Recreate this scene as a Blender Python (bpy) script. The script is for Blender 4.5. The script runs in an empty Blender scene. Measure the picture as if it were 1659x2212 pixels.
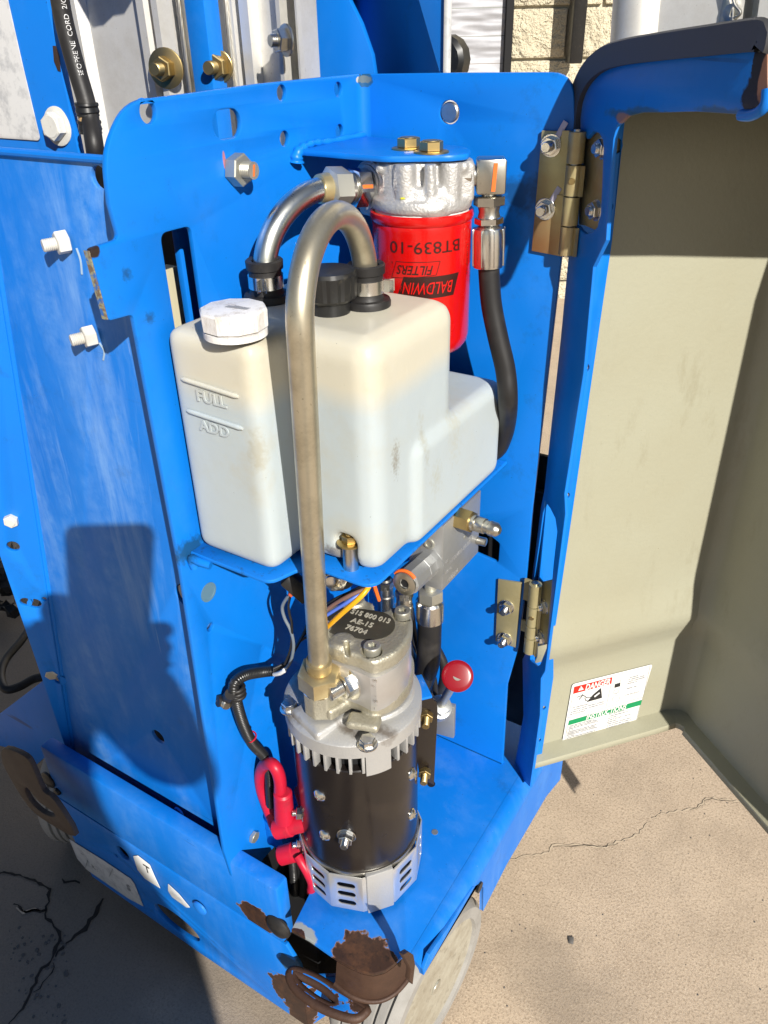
import bpy, bmesh, math, random
import numpy as np
from mathutils import Vector, Matrix, Euler
random.seed(7)
S = bpy.context.scene
COL = S.collection
# ------------------------------------------------------------------ camera
H = 0.98                       # camera height above the concrete
FPX = 1741.0                   # focal length for a frame 1659 wide
def _rot(y, p, r):
    y, p, r = [math.radians(a) for a in (y, p, r)]
    f = np.array([-math.sin(y)*math.cos(p), math.cos(y)*math.cos(p), -math.sin(p)])
    rt = np.array([math.cos(y), math.sin(y), 0.0]); up = np.cross(rt, f)
    return math.cos(r)*rt+math.sin(r)*up, -math.sin(r)*rt+math.cos(r)*up, f
RX, RY, RF = _rot(33.0, 31.07, -1.46)
CAM = np.array([0, 0, H])
cam_d = bpy.data.cameras.new('camera'); cam = bpy.data.objects.new('camera', cam_d); COL.objects.link(cam)
cam_d.sensor_fit = 'HORIZONTAL'; cam_d.sensor_width = 36; cam_d.lens = 36*FPX/1659
cam_d.clip_start = 0.01; cam_d.clip_end = 200
M3 = Matrix((RX, RY, -RF)).transposed()
cam.matrix_world = Matrix.Translation(Vector(CAM)) @ M3.to_4x4()
S.camera = cam
# ------------------------------------------------------------------ light
def ray(x, y): return RX*(x-829.5)/FPX-RY*(y-1106)/FPX+RF
_sy, _se = math.radians(54.6), math.radians(31.0)
SUN = np.array([-math.sin(_sy)*math.cos(_se), math.cos(_sy)*math.cos(_se), -math.sin(_se)])
w = bpy.data.worlds.new('World'); S.world = w; w.use_nodes = True
nt = w.node_tree; bg = nt.nodes['Background']
sky = nt.nodes.new('ShaderNodeTexSky'); sky.sky_type = 'NISHITA'; sky.sun_disc = False
sky.sun_elevation = math.asin(-SUN[2]); sky.sun_rotation = math.atan2(-SUN[0], -SUN[1])
sky.air_density = 0.8; sky.dust_density = 0.3; sky.ozone_density = 1.0
nt.links.new(sky.outputs[0], bg.inputs[0]); bg.inputs[1].default_value = 0.05
sl = bpy.data.lights.new('sun', 'SUN'); sl.energy = 5.0; sl.angle = math.radians(0.53); sl.color = (1.0, 0.955, 0.88)
so = bpy.data.objects.new('sun', sl); COL.objects.link(so)
so.rotation_euler = Vector(SUN).to_track_quat('-Z', 'Y').to_euler(); so.location = (3, -3, 4)
S.view_settings.view_transform = 'Standard'; S.view_settings.look = 'None'
S.view_settings.exposure = 0.32; S.view_settings.gamma = 1
S.render.engine = 'CYCLES'
S.cycles.max_bounces = 8; S.cycles.diffuse_bounces = 1; S.cycles.glossy_bounces = 5
# ------------------------------------------------------------------ picking points on the real planes
V3 = lambda p: Vector((float(p[0]), float(p[1]), float(p[2])))
def onX(x, y, v): r = ray(x, y); return V3(CAM+r*(v/r[0]))
def onY(x, y, v): r = ray(x, y); return V3(CAM+r*(v/r[1]))
def onZ(x, y, z): r = ray(x, y); return V3(CAM+r*((z-H)/r[2]))
def onN(x, y, p, n):
    r = ray(x, y); n = np.array(n, float); return V3(CAM+r*(((np.array(p)-CAM)@n)/(r@n)))
def zat(X, Y, py):
    v = (1106-py)/FPX
    return H+(v*(RF[0]*X+RF[1]*Y)-(RY[0]*X+RY[1]*Y))/(RY[2]-v*RF[2])
def cq(x, y, ox, oy, s): return ((ox+x/s)/1.736, (oy+y/s)/1.736)
# ------------------------------------------------------------------ scene-graph helpers
def tag(o, label=None, cat=None, group=None, kind=None):
    if label: o['label'] = label
    if cat: o['category'] = cat
    if group: o['group'] = group
    if kind: o['kind'] = kind
    return o
def thing(name, label, cat, base, group=None):
    o = bpy.data.objects.new(name, None); COL.objects.link(o); o.location = V3(base)
    o.empty_display_size = 0.02
    return tag(o, label, cat, group)
def wmat(o):
    b = Matrix.LocRotScale(o.location, o.rotation_euler, o.scale)
    return wmat(o.parent) @ o.matrix_parent_inverse @ b if o.parent else b
def attach(o, parent, local=False):
    if parent is None: return
    o.parent = parent
    if not local: o.matrix_parent_inverse = wmat(parent).inverted()
def autosmooth(me, ang):
    for p in me.polygons: p.use_smooth = True
    me.set_sharp_from_angle(angle=math.radians(ang))
class MB:
    def __init__(s): s.v = []; s.f = []
    def add(s, v, f):
        n = len(s.v); s.v += [tuple(float(c) for c in a) for a in v]; s.f += [tuple(i+n for i in q) for q in f]; return s
    def mesh(s, name, mat, ang=35):
        me = bpy.data.meshes.new(name); me.from_pydata(s.v, [], s.f)
        bm = bmesh.new(); bm.from_mesh(me); bmesh.ops.recalc_face_normals(bm, faces=bm.faces); bm.to_mesh(me); bm.free()
        autosmooth(me, ang)
        if mat: me.materials.append(mat)
        return me
    def build(s, name, mat, parent=None, ang=35):
        me = s.mesh(name, mat, ang)
        o = bpy.data.objects.new(name, me); COL.objects.link(o)
        if parent is None:                      # top-level mesh: origin at its base
            co = np.array(s.v); b = Vector(((co[:, 0].min()+co[:, 0].max())/2, (co[:, 1].min()+co[:, 1].max())/2, co[:, 2].min()))
            me.transform(Matrix.Translation(-b)); o.location = b
        else: attach(o, parent)
        return o
def frame(axis):
    a = V3(axis).normalized(); t = Vector((0, 0, 1)) if abs(a.z) < .9 else Vector((1, 0, 0))
    u = t.cross(a).normalized(); return u, a.cross(u), a
def box(mb, p0, p1, bev=0.0):
    x0, y0, z0 = [min(a, b) for a, b in zip(p0, p1)]; x1, y1, z1 = [max(a, b) for a, b in zip(p0, p1)]
    bm = bmesh.new(); bmesh.ops.create_cube(bm, size=1)
    for v in bm.verts: v.co = Vector(((x0+x1)/2+v.co.x*(x1-x0), (y0+y1)/2+v.co.y*(y1-y0), (z0+z1)/2+v.co.z*(z1-z0)))
    if bev: bmesh.ops.bevel(bm, geom=bm.edges[:], offset=bev, segments=2, affect='EDGES', profile=.5)
    bm.verts.index_update(); mb.add([v.co[:] for v in bm.verts], [[v.index for v in f.verts] for f in bm.faces]); bm.free(); return mb
def obox(mb, c, u, v, n, su, sv, sn, bev=0.0):
    """box with its own axes, centred on c"""
    t = MB(); box(t, (-su/2, -sv/2, -sn/2), (su/2, sv/2, sn/2), bev)
    u, v, n, c = V3(u).normalized(), V3(v).normalized(), V3(n).normalized(), V3(c)
    return mb.add([c+u*a[0]+v*a[1]+n*a[2] for a in t.v], t.f)
def lathe(mb, base, axis, prof, seg=32, rot=0.0, caps=True):
    """prof: list of (height, radius) along axis"""
    u, v, a = frame(axis); base = V3(base); vs = []; fs = []
    for h, r in prof:
        for k in range(seg):
            t = rot+2*math.pi*k/seg; vs.append(base+a*h+u*(r*math.cos(t))+v*(r*math.sin(t)))
    for i in range(len(prof)-1):
        for k in range(seg):
            k2 = (k+1) % seg; fs.append((i*seg+k, i*seg+k2, (i+1)*seg+k2, (i+1)*seg+k))
    if caps:
        fs.append(tuple(range(seg))[::-1]); fs.append(tuple((len(prof)-1)*seg+k for k in range(seg)))
    return mb.add(vs, fs)
def hexn(mb, base, axis, r, h, c=None, rot=0.0, n=6):
    c = r*.1 if c is None else c
    return lathe(mb, base, axis, [(0, r-c), (c*.6, r), (h-c*.6, r), (h, r-c)], n, rot)
def thread(mb, base, axis, r, h, pitch=.0012, seg=14):
    prof = [(0, r)]; z = 0
    while z < h-pitch: prof += [(z+pitch*.5, r*.88), (z+pitch, r)]; z += pitch
    prof += [(h, r*.85)]
    return lathe(mb, base, axis, prof, seg)
def catmull(pts, n=10, closed=False):
    P = [V3(p) for p in pts]; out = []
    m = len(P)
    for i in range(m if closed else m-1):
        if closed: a, b, c, d = P[i-1], P[i], P[(i+1) % m], P[(i+2) % m]
        else: a, b, c, d = P[max(i-1, 0)], P[i], P[i+1], P[min(i+2, m-1)]
        for k in range(n):
            t = k/n; out.append(.5*((2*b)+(c-a)*t+(2*a-5*b+4*c-d)*t*t+(3*b-a-3*c+d)*t**3))
    if not closed: out.append(P[-1])
    return out
def resample(path, step):
    L = [0]
    for a, b in zip(path, path[1:]): L.append(L[-1]+(b-a).length)
    n = max(2, int(L[-1]/step)); out = []; j = 0
    for k in range(n+1):
        s = L[-1]*k/n
        while j < len(L)-2 and L[j+1] < s: j += 1
        t = (s-L[j])/max(1e-9, L[j+1]-L[j]); out.append(path[j].lerp(path[j+1], t))
    return out, L[-1]
def sweep(mb, path, rad, seg=16, prof=None):
    """round (rad number or fn(i,n)) or profile sweep with parallel transport"""
    n = len(path); vs = []; fs = []; tang = []
    for i in range(n): tang.append((path[min(i+1, n-1)]-path[max(i-1, 0)]).normalized())
    u, v, _ = frame(tang[0])
    for i in range(n):
        if i:
            q = tang[i-1].rotation_difference(tang[i]); u = q @ u; v = q @ v
        r = rad(i, n) if callable(rad) else rad
        if prof: ring = [(a, b) for a, b in prof]
        else: ring = [(r*math.cos(2*math.pi*k/seg), r*math.sin(2*math.pi*k/seg)) for k in range(seg)]
        m = len(ring)
        for a, b in ring: vs.append(path[i]+u*a+v*b)
    for i in range(n-1):
        for k in range(m):
            k2 = (k+1) % m; fs.append((i*m+k, i*m+k2, (i+1)*m+k2, (i+1)*m+k))
    fs.append(tuple(range(m))[::-1]); fs.append(tuple((n-1)*m+k for k in range(m)))
    return mb.add(vs, fs)
def rounded(pts, seg=6):
    """pts: (x,y) or (x,y,r) -> polygon with rounded corners"""
    out = []; n = len(pts)
    for i, p in enumerate(pts):
        r = p[2] if len(p) > 2 else 0
        P = Vector(p[:2])
        if r <= 0: out.append(P); continue
        A = Vector(pts[i-1][:2]); B = Vector(pts[(i+1) % n][:2])
        d1 = (A-P); d2 = (B-P); l1 = d1.length; l2 = d2.length; d1.normalize(); d2.normalize()
        ang = d1.angle(d2); t = min(r/math.tan(ang/2), l1*.49, l2*.49)
        p0 = P+d1*t; p1 = P+d2*t
        for k in range(seg+1):
            s = k/seg; out.append((p0*(1-s)+P*s)*(1-s)+(P*(1-s)+p1*s)*s)
    return out
def circ(cx, cy, r, n=20, ry=None, rot=0): 
    ry = r if ry is None else ry
    return [Vector((cx+r*math.cos(t)*math.cos(rot)-ry*math.sin(t)*math.sin(rot), cy+r*math.cos(t)*math.sin(rot)+ry*math.sin(t)*math.cos(rot))) for t in [2*math.pi*k/n for k in range(n)]]
def slot(cx, cy, w, h, n=8):
    """stadium w x h"""
    r = min(w, h)/2; pts = []
    if w >= h:
        for k in range(n+1): t = -math.pi/2+math.pi*k/n; pts.append(Vector((cx+w/2-r+r*math.cos(t), cy+r*math.sin(t))))
        for k in range(n+1): t = math.pi/2+math.pi*k/n; pts.append(Vector((cx-w/2+r+r*math.cos(t), cy+r*math.sin(t))))
    else:
        for k in range(n+1): t = math.pi*k/n; pts.append(Vector((cx+r*math.cos(t), cy+h/2-r+r*math.sin(t))))
        for k in range(n+1): t = math.pi+math.pi*k/n; pts.append(Vector((cx+r*math.cos(t), cy-h/2+r+r*math.sin(t))))
    return pts
DG = None
def plate_mb(polys, org, u, v, th, bev=.0007):
    """sheet with holes: polys[0] outline, rest holes, front face at org + u,v plane, n=u x v, thickness goes back"""
    cu = bpy.data.curves.new('tmp', 'CURVE'); cu.dimensions = '2D'; cu.fill_mode = 'BOTH'
    cu.extrude = max(0, th/2-bev); cu.bevel_depth = bev; cu.bevel_resolution = 1; cu.offset = -bev
    for p in polys:
        sp = cu.splines.new('POLY'); sp.points.add(len(p)-1)
        for k, q in enumerate(p): sp.points[k].co = (q[0], q[1], 0, 1)
        sp.use_cyclic_u = True
    o = bpy.data.objects.new('tmp', cu); COL.objects.link(o)
    bpy.context.view_layer.update(); dg = bpy.context.evaluated_depsgraph_get()
    me = bpy.data.meshes.new_from_object(o.evaluated_get(dg))
    u = V3(u).normalized(); v = V3(v).normalized(); n = u.cross(v); org = V3(org)
    vs = [org+u*q.co.x+v*q.co.y+n*(q.co.z-th/2) for q in me.vertices]; fs = [tuple(p.vertices) for p in me.polygons]
    bpy.data.objects.remove(o); bpy.data.curves.remove(cu); bpy.data.meshes.remove(me)
    mb = MB(); mb.add(vs, fs); return mb
def plate(name, polys, org, u, v, th, mat, parent=None, bev=.0007, ang=30):
    mb = plate_mb(polys, org, u, v, th, bev)
    me = bpy.data.meshes.new(name); me.from_pydata(mb.v, [], mb.f)
    bm = bmesh.new(); bm.from_mesh(me); bmesh.ops.remove_doubles(bm, verts=bm.verts, dist=1e-6); bmesh.ops.recalc_face_normals(bm, faces=bm.faces); bm.to_mesh(me); bm.free()
    autosmooth(me, ang); me.materials.append(mat)
    o = bpy.data.objects.new(name, me); COL.objects.link(o)
    if parent is None:
        co = np.array(mb.v); b = Vector(((co[:, 0].min()+co[:, 0].max())/2, (co[:, 1].min()+co[:, 1].max())/2, co[:, 2].min()))
        me.transform(Matrix.Translation(-b)); o.location = b
    else: attach(o, parent)
    return o
def proj(pts, org, u, v):
    org, u, v = V3(org), V3(u).normalized(), V3(v).normalized()
    out = []
    for p in pts:
        if isinstance(p, tuple): q, r = p; out.append(((q-org).dot(u), (q-org).dot(v), r))
        else: out.append(((p-org).dot(u), (p-org).dot(v)))
    return out
def fused(name, mb, mat, parent, voxel=.0015, smooth=6, cut=None, fac=.5):
    """union of overlapping shapes turned into one cast / moulded body"""
    me = bpy.data.meshes.new('tmp'); me.from_pydata(mb.v, [], mb.f)
    bm = bmesh.new(); bm.from_mesh(me); bmesh.ops.recalc_face_normals(bm, faces=bm.faces); bm.to_mesh(me); bm.free()
    o = bpy.data.objects.new('tmp', me); COL.objects.link(o)
    m = o.modifiers.new('r', 'REMESH'); m.mode = 'VOXEL'; m.voxel_size = voxel
    if cut:
        cm = bpy.data.meshes.new('cut'); cm.from_pydata(cut.v, [], cut.f)
        bm = bmesh.new(); bm.from_mesh(cm); bmesh.ops.recalc_face_normals(bm, faces=bm.faces); bm.to_mesh(cm); bm.free()
        co = bpy.data.objects.new('cut', cm); COL.objects.link(co)
        b = o.modifiers.new('b', 'BOOLEAN'); b.operation = 'DIFFERENCE'; b.object = co; b.solver = 'EXACT'
        m2 = o.modifiers.new('r2', 'REMESH'); m2.mode = 'VOXEL'; m2.voxel_size = voxel
    if smooth:
        s = o.modifiers.new('s', 'SMOOTH'); s.factor = fac; s.iterations = smooth
    bpy.context.view_layer.update(); dg = bpy.context.evaluated_depsgraph_get()
    res = bpy.data.meshes.new_from_object(o.evaluated_get(dg)); res.name = name
    bpy.data.objects.remove(o)
    if cut: bpy.data.objects.remove(co)
    for p in res.polygons: p.use_smooth = True
    res.materials.clear(); res.materials.append(mat)
    r = bpy.data.objects.new(name, res); COL.objects.link(r)
    attach(r, parent); return r
def text_mb(s, size, extr=.0002, shear=0, off=0, align='CENTER', sx=1.0):
    cu = bpy.data.curves.new('t', 'FONT'); cu.body = s; cu.size = size; cu.extrude = extr; cu.align_x = align; cu.align_y = 'CENTER'
    cu.shear = shear; cu.offset = off; cu.resolution_u = 3
    o = bpy.data.objects.new('t', cu); COL.objects.link(o)
    bpy.context.view_layer.update(); dg = bpy.context.evaluated_depsgraph_get()
    me = bpy.data.meshes.new_from_object(o.evaluated_get(dg))
    vs = [(q.co.x*sx, q.co.y, q.co.z) for q in me.vertices]; fs = [tuple(p.vertices) for p in me.polygons]
    bpy.data.objects.remove(o); bpy.data.curves.remove(cu); bpy.data.meshes.remove(me)
    return vs, fs
def text(name, s, size, org, u, v, mat, parent, **k):
    vs, fs = text_mb(s, size, **k); u = V3(u).normalized(); v = V3(v).normalized(); n = u.cross(v); org = V3(org)
    mb = MB(); mb.add([org+u*a+v*b+n*(c+k.get('extr', .0002)*.6) for a, b, c in vs], fs)
    return mb.build(name, mat, parent)
# ------------------------------------------------------------------ materials
def mat(name, col, rough=.5, metal=0.0, spec=.5, coat=0.0, sss=0.0):
    m = bpy.data.materials.new(name); m.use_nodes = True; b = m.node_tree.nodes['Principled BSDF']
    b.inputs['Base Color'].default_value = (*col, 1); b.inputs['Roughness'].default_value = rough
    b.inputs['Metallic'].default_value = metal; b.inputs['Specular IOR Level'].default_value = spec
    b.inputs['Coat Weight'].default_value = coat
    if sss: b.inputs['Subsurface Weight'].default_value = sss; b.inputs['Subsurface Radius'].default_value = (1, .9, .7); b.inputs['Subsurface Scale'].default_value = .006
    return m
class NT:
    def __init__(s, m):
        s.m = m; s.nt = m.node_tree; s.b = s.nt.nodes['Principled BSDF']
        s.geo = s.nt.nodes.new('ShaderNodeNewGeometry'); s.pos = s.geo.outputs['Position']
        s.col = None; s.bump = None
        s.rgh = None
    def n(s, t): return s.nt.nodes.new(t)
    def l(s, a, b): s.nt.links.new(a, b)
    def noise(s, scale, detail=4, rough=.55, stretch=None, dist=0):
        t = s.n('ShaderNodeTexNoise'); t.inputs['Scale'].default_value = scale; t.inputs['Detail'].default_value = detail
        t.inputs['Roughness'].default_value = rough; t.inputs['Distortion'].default_value = dist
        src = s.pos
        if stretch:
            mp = s.n('ShaderNodeMapping'); mp.inputs['Scale'].default_value = stretch; s.l(s.pos, mp.inputs[0]); src = mp.outputs[0]
        s.l(src, t.inputs['Vector']); return t.outputs['Fac']
    def ramp(s, x, a, b, lo=0.0, hi=1.0):
        r = s.n('ShaderNodeMapRange'); r.inputs[1].default_value = a; r.inputs[2].default_value = b
        r.inputs[3].default_value = lo; r.inputs[4].default_value = hi; r.clamp = True
        s.l(x, r.inputs[0]); return r.outputs[0]
    def math(s, op, a, b=None):
        m = s.n('ShaderNodeMath'); m.operation = op
        for i, x in enumerate((a, b)):
            if x is None: continue
            if isinstance(x, (int, float)): m.inputs[i].default_value = x
            else: s.l(x, m.inputs[i])
        return m.outputs[0]
    def spot(s, p, rad, nz=.5, nsc=60, soft=.15, detail=4):
        """0..1 mask of a patch around a point on the thing, with a ragged edge"""
        mp = s.n('ShaderNodeVectorMath'); mp.operation = 'SUBTRACT'; s.l(s.pos, mp.inputs[0]); mp.inputs[1].default_value = tuple(p)
        dv = s.n('ShaderNodeVectorMath'); dv.operation = 'DIVIDE'; s.l(mp.outputs[0], dv.inputs[0]); dv.inputs[1].default_value = tuple(rad)
        ln = s.n('ShaderNodeVectorMath'); ln.operation = 'LENGTH'; s.l(dv.outputs[0], ln.inputs[0])
        x = s.math('ADD', ln.outputs['Value'], s.math('MULTIPLY', s.math('SUBTRACT', s.noise(nsc, detail), .5), nz*2))
        return s.ramp(x, 1.0, 1.0-soft)
    def mix(s, fac, col, amt=1.0):
        m = s.n('ShaderNodeMix'); m.data_type = 'RGBA'
        if s.col is None: m.inputs[6].default_value = s.b.inputs['Base Color'].default_value
        else: s.l(s.col, m.inputs[6])
        m.inputs[7].default_value = (*col, 1)
        if amt != 1.0: fac = s.math('MULTIPLY', fac, amt)
        s.l(fac, m.inputs[0]); s.col = m.outputs[2]; s.l(s.col, s.b.inputs['Base Color']); return s
    def rough(s, fac, r0, r1):
        m = s.n('ShaderNodeMapRange'); s.l(fac, m.inputs[0]); m.inputs[3].default_value = r0; m.inputs[4].default_value = r1; s.l(m.outputs[0], s.b.inputs['Roughness']); return s
    def relief(s, h, dist=.0005, strength=1.0):
        b = s.n('ShaderNodeBump'); b.inputs['Strength'].default_value = strength; b.inputs['Distance'].default_value = dist
        s.l(h, b.inputs['Height'])
        if s.bump is not None: s.l(s.bump, b.inputs['Normal'])
        s.bump = b.outputs[0]; s.l(s.bump, s.b.inputs['Normal']); return s
BLUE = (0.003, 0.185, 0.69)
def bluepaint(name, dirt=.25, chalk=0.0, rough=.38, extra=None):
    m = mat(name, BLUE, rough, spec=.35); k = NT(m)
    k.mix(k.ramp(k.noise(9, 5), .35, .75), (0.005, .158, .62), .7)
    if chalk:
        st = k.math('MULTIPLY', k.ramp(k.noise(14, 6, .65, (1, 1, .22), .6), .46, .72), k.ramp(k.noise(70, 5, .7), .3, .7))
        k.mix(st, (.20, .42, .80), chalk)
        st2 = k.math('MULTIPLY', k.ramp(k.noise(26, 6, .7, (1, 1, .12), .4), .50, .70), k.ramp(k.noise(5, 3), .40, .62)); k.mix(st2, (.26, .46, .80), chalk*.8)
        k.mix(k.ramp(k.noise(240, 3, .6, (1, 1, .05)), .70, .78), (.5, .62, .85), chalk*.7)
    k.mix(k.math('MULTIPLY', k.ramp(k.noise(38, 8, .78), .54, .74), k.ramp(k.noise(7, 3), .44, .62)), (.012, .05, .12), dirt*1.4)
    k.mix(k.ramp(k.noise(420, 2), .745, .78), (.01, .03, .07), dirt*1.8)
    # hairline scratches, rubbed streaks and sun-washed bloom
    sc = k.ramp(k.noise(90, 2, .4, (1, .9, .035), .4), .725, .75); k.mix(k.math('MULTIPLY', sc, k.ramp(k.noise(11, 3), .5, .62)), (.16, .38, .74), .8)
    sc = k.ramp(k.noise(80, 2, .4, (.04, .04, 1), .5), .735, .76); k.mix(k.math('MULTIPLY', sc, k.ramp(k.noise(9, 3), .52, .64)), (.01, .06, .22), .8)
    k.mix(k.math('MULTIPLY', k.ramp(k.noise(6, 5, .65), .48, .72), k.ramp(k.noise(45, 6, .75), .4, .7)), (.06, .27, .78), .38)
    if extra: extra(k)
    k.rough(k.noise(25, 5), rough-.08, rough+.14)
    k.relief(k.noise(900, 2), .00012, .35); k.relief(k.noise(60, 4), .0006, .12)
    return m
RUST = (.045, .022, .014)
def rusty(kk, mask):
    kk.mix(kk.ramp(mask, .02, .35), (.16, .20, .24), .8)
    kk.mix(kk.ramp(mask, .25, .45), (.22, .095, .04), .9)
    hi = kk.ramp(mask, .45, .75)
    kk.mix(hi, (.040, .021, .015))
    kk.mix(kk.math('MULTIPLY', hi, kk.ramp(kk.noise(55, 7, .75), .45, .68)), (.115, .052, .026), .7)
    kk.mix(kk.math('MULTIPLY', hi, kk.ramp(kk.noise(130, 5, .7), .55, .7)), (.012, .009, .008), .8)

def metalm(name, col, rough=.3, dirt=.3, dcol=(.10, .075, .04), grain=500, bump=.25, stretch=None, metal=1.0, bd=.0001, patch=18):
    m = mat(name, col, rough, metal); k = NT(m)
    k.mix(k.ramp(k.noise(patch, 6, .7), .42, .72), dcol, dirt)
    k.mix(k.ramp(k.noise(300, 3), .68, .76), dcol, dirt)
    k.rough(k.noise(patch*2, 6, .7), rough-.08, rough+.16)
    k.relief(k.noise(grain, 3, .6, stretch), bd, bump)
    return m
M = {}
M['blue'] = bluepaint('blue_paint', .3)
M['blue_old'] = bluepaint('blue_paint_weathered', .2, .75, .45)
M['steel'] = metalm('zinc_steel', (.62, .60, .54), .28, .35)
M['steel_white'] = metalm('steel_with_white_paint', (.72, .71, .66), .6, .35, (.34, .28, .2), metal=.15, bump=.6, bd=.0004)
M['gold'] = metalm('yellow_zinc_steel', (.66, .55, .30), .30, .45, (.24, .13, .06), metal=.8)
M['goldnut'] = metalm('yellow_zinc_nut', (.50, .38, .17), .38, .45, (.14, .10, .05))
M['nickel'] = metalm('grey_zinc_nut', (.56, .55, .48), .38, .55, (.24, .22, .16), metal=.75)
M['tube'] = metalm('dulled_zinc_tube', (.62, .57, .44), .34, .5, (.20, .155, .085), 400, .2, (1, 1, .15), patch=26, metal=.85)
M['tube2'] = metalm('bright_zinc_tube', (.74, .75, .70), .25, .4, (.30, .27, .19), 400, .2, patch=26)
M['alu'] = metalm('mill_aluminium', (.86, .84, .79), .42, .4, (.42, .38, .31), 260, .3, (1, 1, .03), metal=.55)
M['cast'] = metalm('cast_aluminium', (.58, .57, .555), .48, .35, (.30, .27, .22), 480, 1.0, bd=.0007, metal=.6)
M['castiron'] = metalm('bronze_grey_casting', (.52, .49, .39), .46, .45, (.20, .17, .11), 420, 1.0, bd=.0008, metal=.7)
M['extr'] = metalm('machined_aluminium', (.66, .65, .64), .36, .3, (.42, .38, .32), 320, .3, (1, 1, .05), metal=.75)
M['block'] = metalm('grey_aluminium_block', (.44, .45, .45), .42, .35, (.25, .23, .2), 500, .2, metal=.7)
M['bright'] = metalm('bright_zinc_bolt', (.80, .79, .76), .18, .2, (.3, .28, .22))
M['chrome'] = metalm('bright_perforated_steel', (.78, .78, .77), .28, .25, (.40, .38, .34), bump=.1, metal=.75)
M['rust'] = metalm('rusted_bare_steel', RUST, .62, .5, (.02, .014, .012), 180, .8, metal=0, bd=.0006)
M['black'] = mat('gloss_black_enamel', (.012, .009, .008), .22, spec=.6)
k = NT(M['black']); k.mix(k.ramp(k.noise(30, 5), .55, .75), (.03, .022, .017), .6).rough(k.noise(40, 5), .14, .34).relief(k.noise(500, 2), .0001, .12)
M['rubber'] = mat('black_rubber', (.018, .017, .017), .48, spec=.4)
k = NT(M['rubber']); k.mix(k.ramp(k.noise(40, 6), .5, .72), (.06, .055, .05), .55).rough(k.noise(60, 4), .36, .6).relief(k.noise(700, 3), .0002, .3)
M['plastic'] = mat('black_plastic', (.014, .014, .014), .30, spec=.5)
k = NT(M['plastic']); k.mix(k.ramp(k.noise(160, 5), .6, .72), (.08, .07, .05), .5).rough(k.noise(50, 4), .22, .5)
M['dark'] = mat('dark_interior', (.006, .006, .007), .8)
M['redcan'] = mat('red_enamel', (.56, .003, .002), .24, spec=.5, coat=.3)
k = NT(M['redcan']); k.mix(k.ramp(k.noise(40, 6), .55, .75), (.45, .01, .008), .4).rough(k.noise(60, 5), .18, .34)
M['ink'] = mat('dark_print', (.035, .008, .006), .35)
M['redrub'] = mat('red_rubber', (.50, .010, .035), .42, spec=.4)
k = NT(M['redrub']); k.mix(k.ramp(k.noise(60, 6), .52, .75), (.16, .02, .03), .55).rough(k.noise(60, 4), .3, .55)
M['redknob'] = mat('red_plastic', (.24, .003, .010), .26, spec=.5)
M['white'] = mat('white_plastic_cap', (.82, .80, .78), .5)
k = NT(M['white']); k.mix(k.ramp(k.noise(75, 8, .8, (1, 1, .3)), .47, .62), (.36, .29, .20), .6).relief(k.noise(300, 4), .0005, .5)
M['label'] = mat('white_label', (.80, .79, .76), .4)
k = NT(M['label']); k.mix(k.ramp(k.noise(50, 5), .58, .75), (.62, .56, .36), .45)
M['labelgrey'] = mat('worn_grey_label', (.62, .62, .62), .5)
k = NT(M['labelgrey']); k.mix(k.ramp(k.noise(80, 6, .7), .48, .66), (.30, .31, .33), .6)
M['lred'] = mat('label_red', (.75, .02, .01), .4); M['lgreen'] = mat('label_green', (.0, .26, .09), .4)
M['ltext'] = mat('label_print_grey', (.30, .30, .31), .5); M['lblack'] = mat('label_print_black', (.02, .02, .02), .5)
M['orange'] = mat('orange_paint_marker', (.85, .16, .02), .6)
M['yellowwire'] = mat('yellow_wire', (.80, .40, .01), .38); M['bluewire'] = mat('blue_wire', (.08, .16, .60), .4)
M['greywire'] = mat('grey_wire', (.16, .19, .22), .4); M['brownwire'] = mat('brown_wire', (.18, .10, .08), .4)
M['tankp'] = mat('milky_polyethylene', (.60, .565, .455), .42, spec=.4, sss=.25)
M['tyre'] = mat('grey_nonmarking_tyre', (.33, .315, .29), .75)
k = NT(M['tyre']); k.mix(k.ramp(k.noise(22, 8, .75), .45, .68), (.20, .185, .16), .6).relief(k.noise(260, 5), .0006, .5)
M['rim'] = mat('cream_wheel_hub', (.42, .39, .31), .6)
k = NT(M['rim']); k.mix(k.ramp(k.noise(25, 8, .75), .42, .66), (.20, .155, .10), .6); k.mix(k.ramp(k.noise(90, 6, .7), .55, .68), (.10, .075, .05), .5)
M['fibre'] = mat('olive_grey_fibreglass', (.375, .365, .270), .50, spec=.35)
k = NT(M['fibre']); k.mix(k.ramp(k.noise(5, 5, .6), .42, .7), (.33, .30, .20), .4)
k.mix(k.ramp(k.noise(60, 7, .75), .66, .78), (.20, .17, .11), .5); k.mix(k.ramp(k.noise(300, 2), .78, .8), (.1, .08, .05), .6)
k.mix(k.math('MULTIPLY', k.ramp(k.noise(30, 7, .75, (1, 1, .35)), .55, .72), k.ramp(k.noise(4, 3), .45, .6)), (.24, .21, .13), .45)
k.relief(k.noise(12, 3), .002, .3); k.relief(k.noise(230, 4, .7), .0006, .6)
M['chrbolt'] = M['bright']
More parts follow.
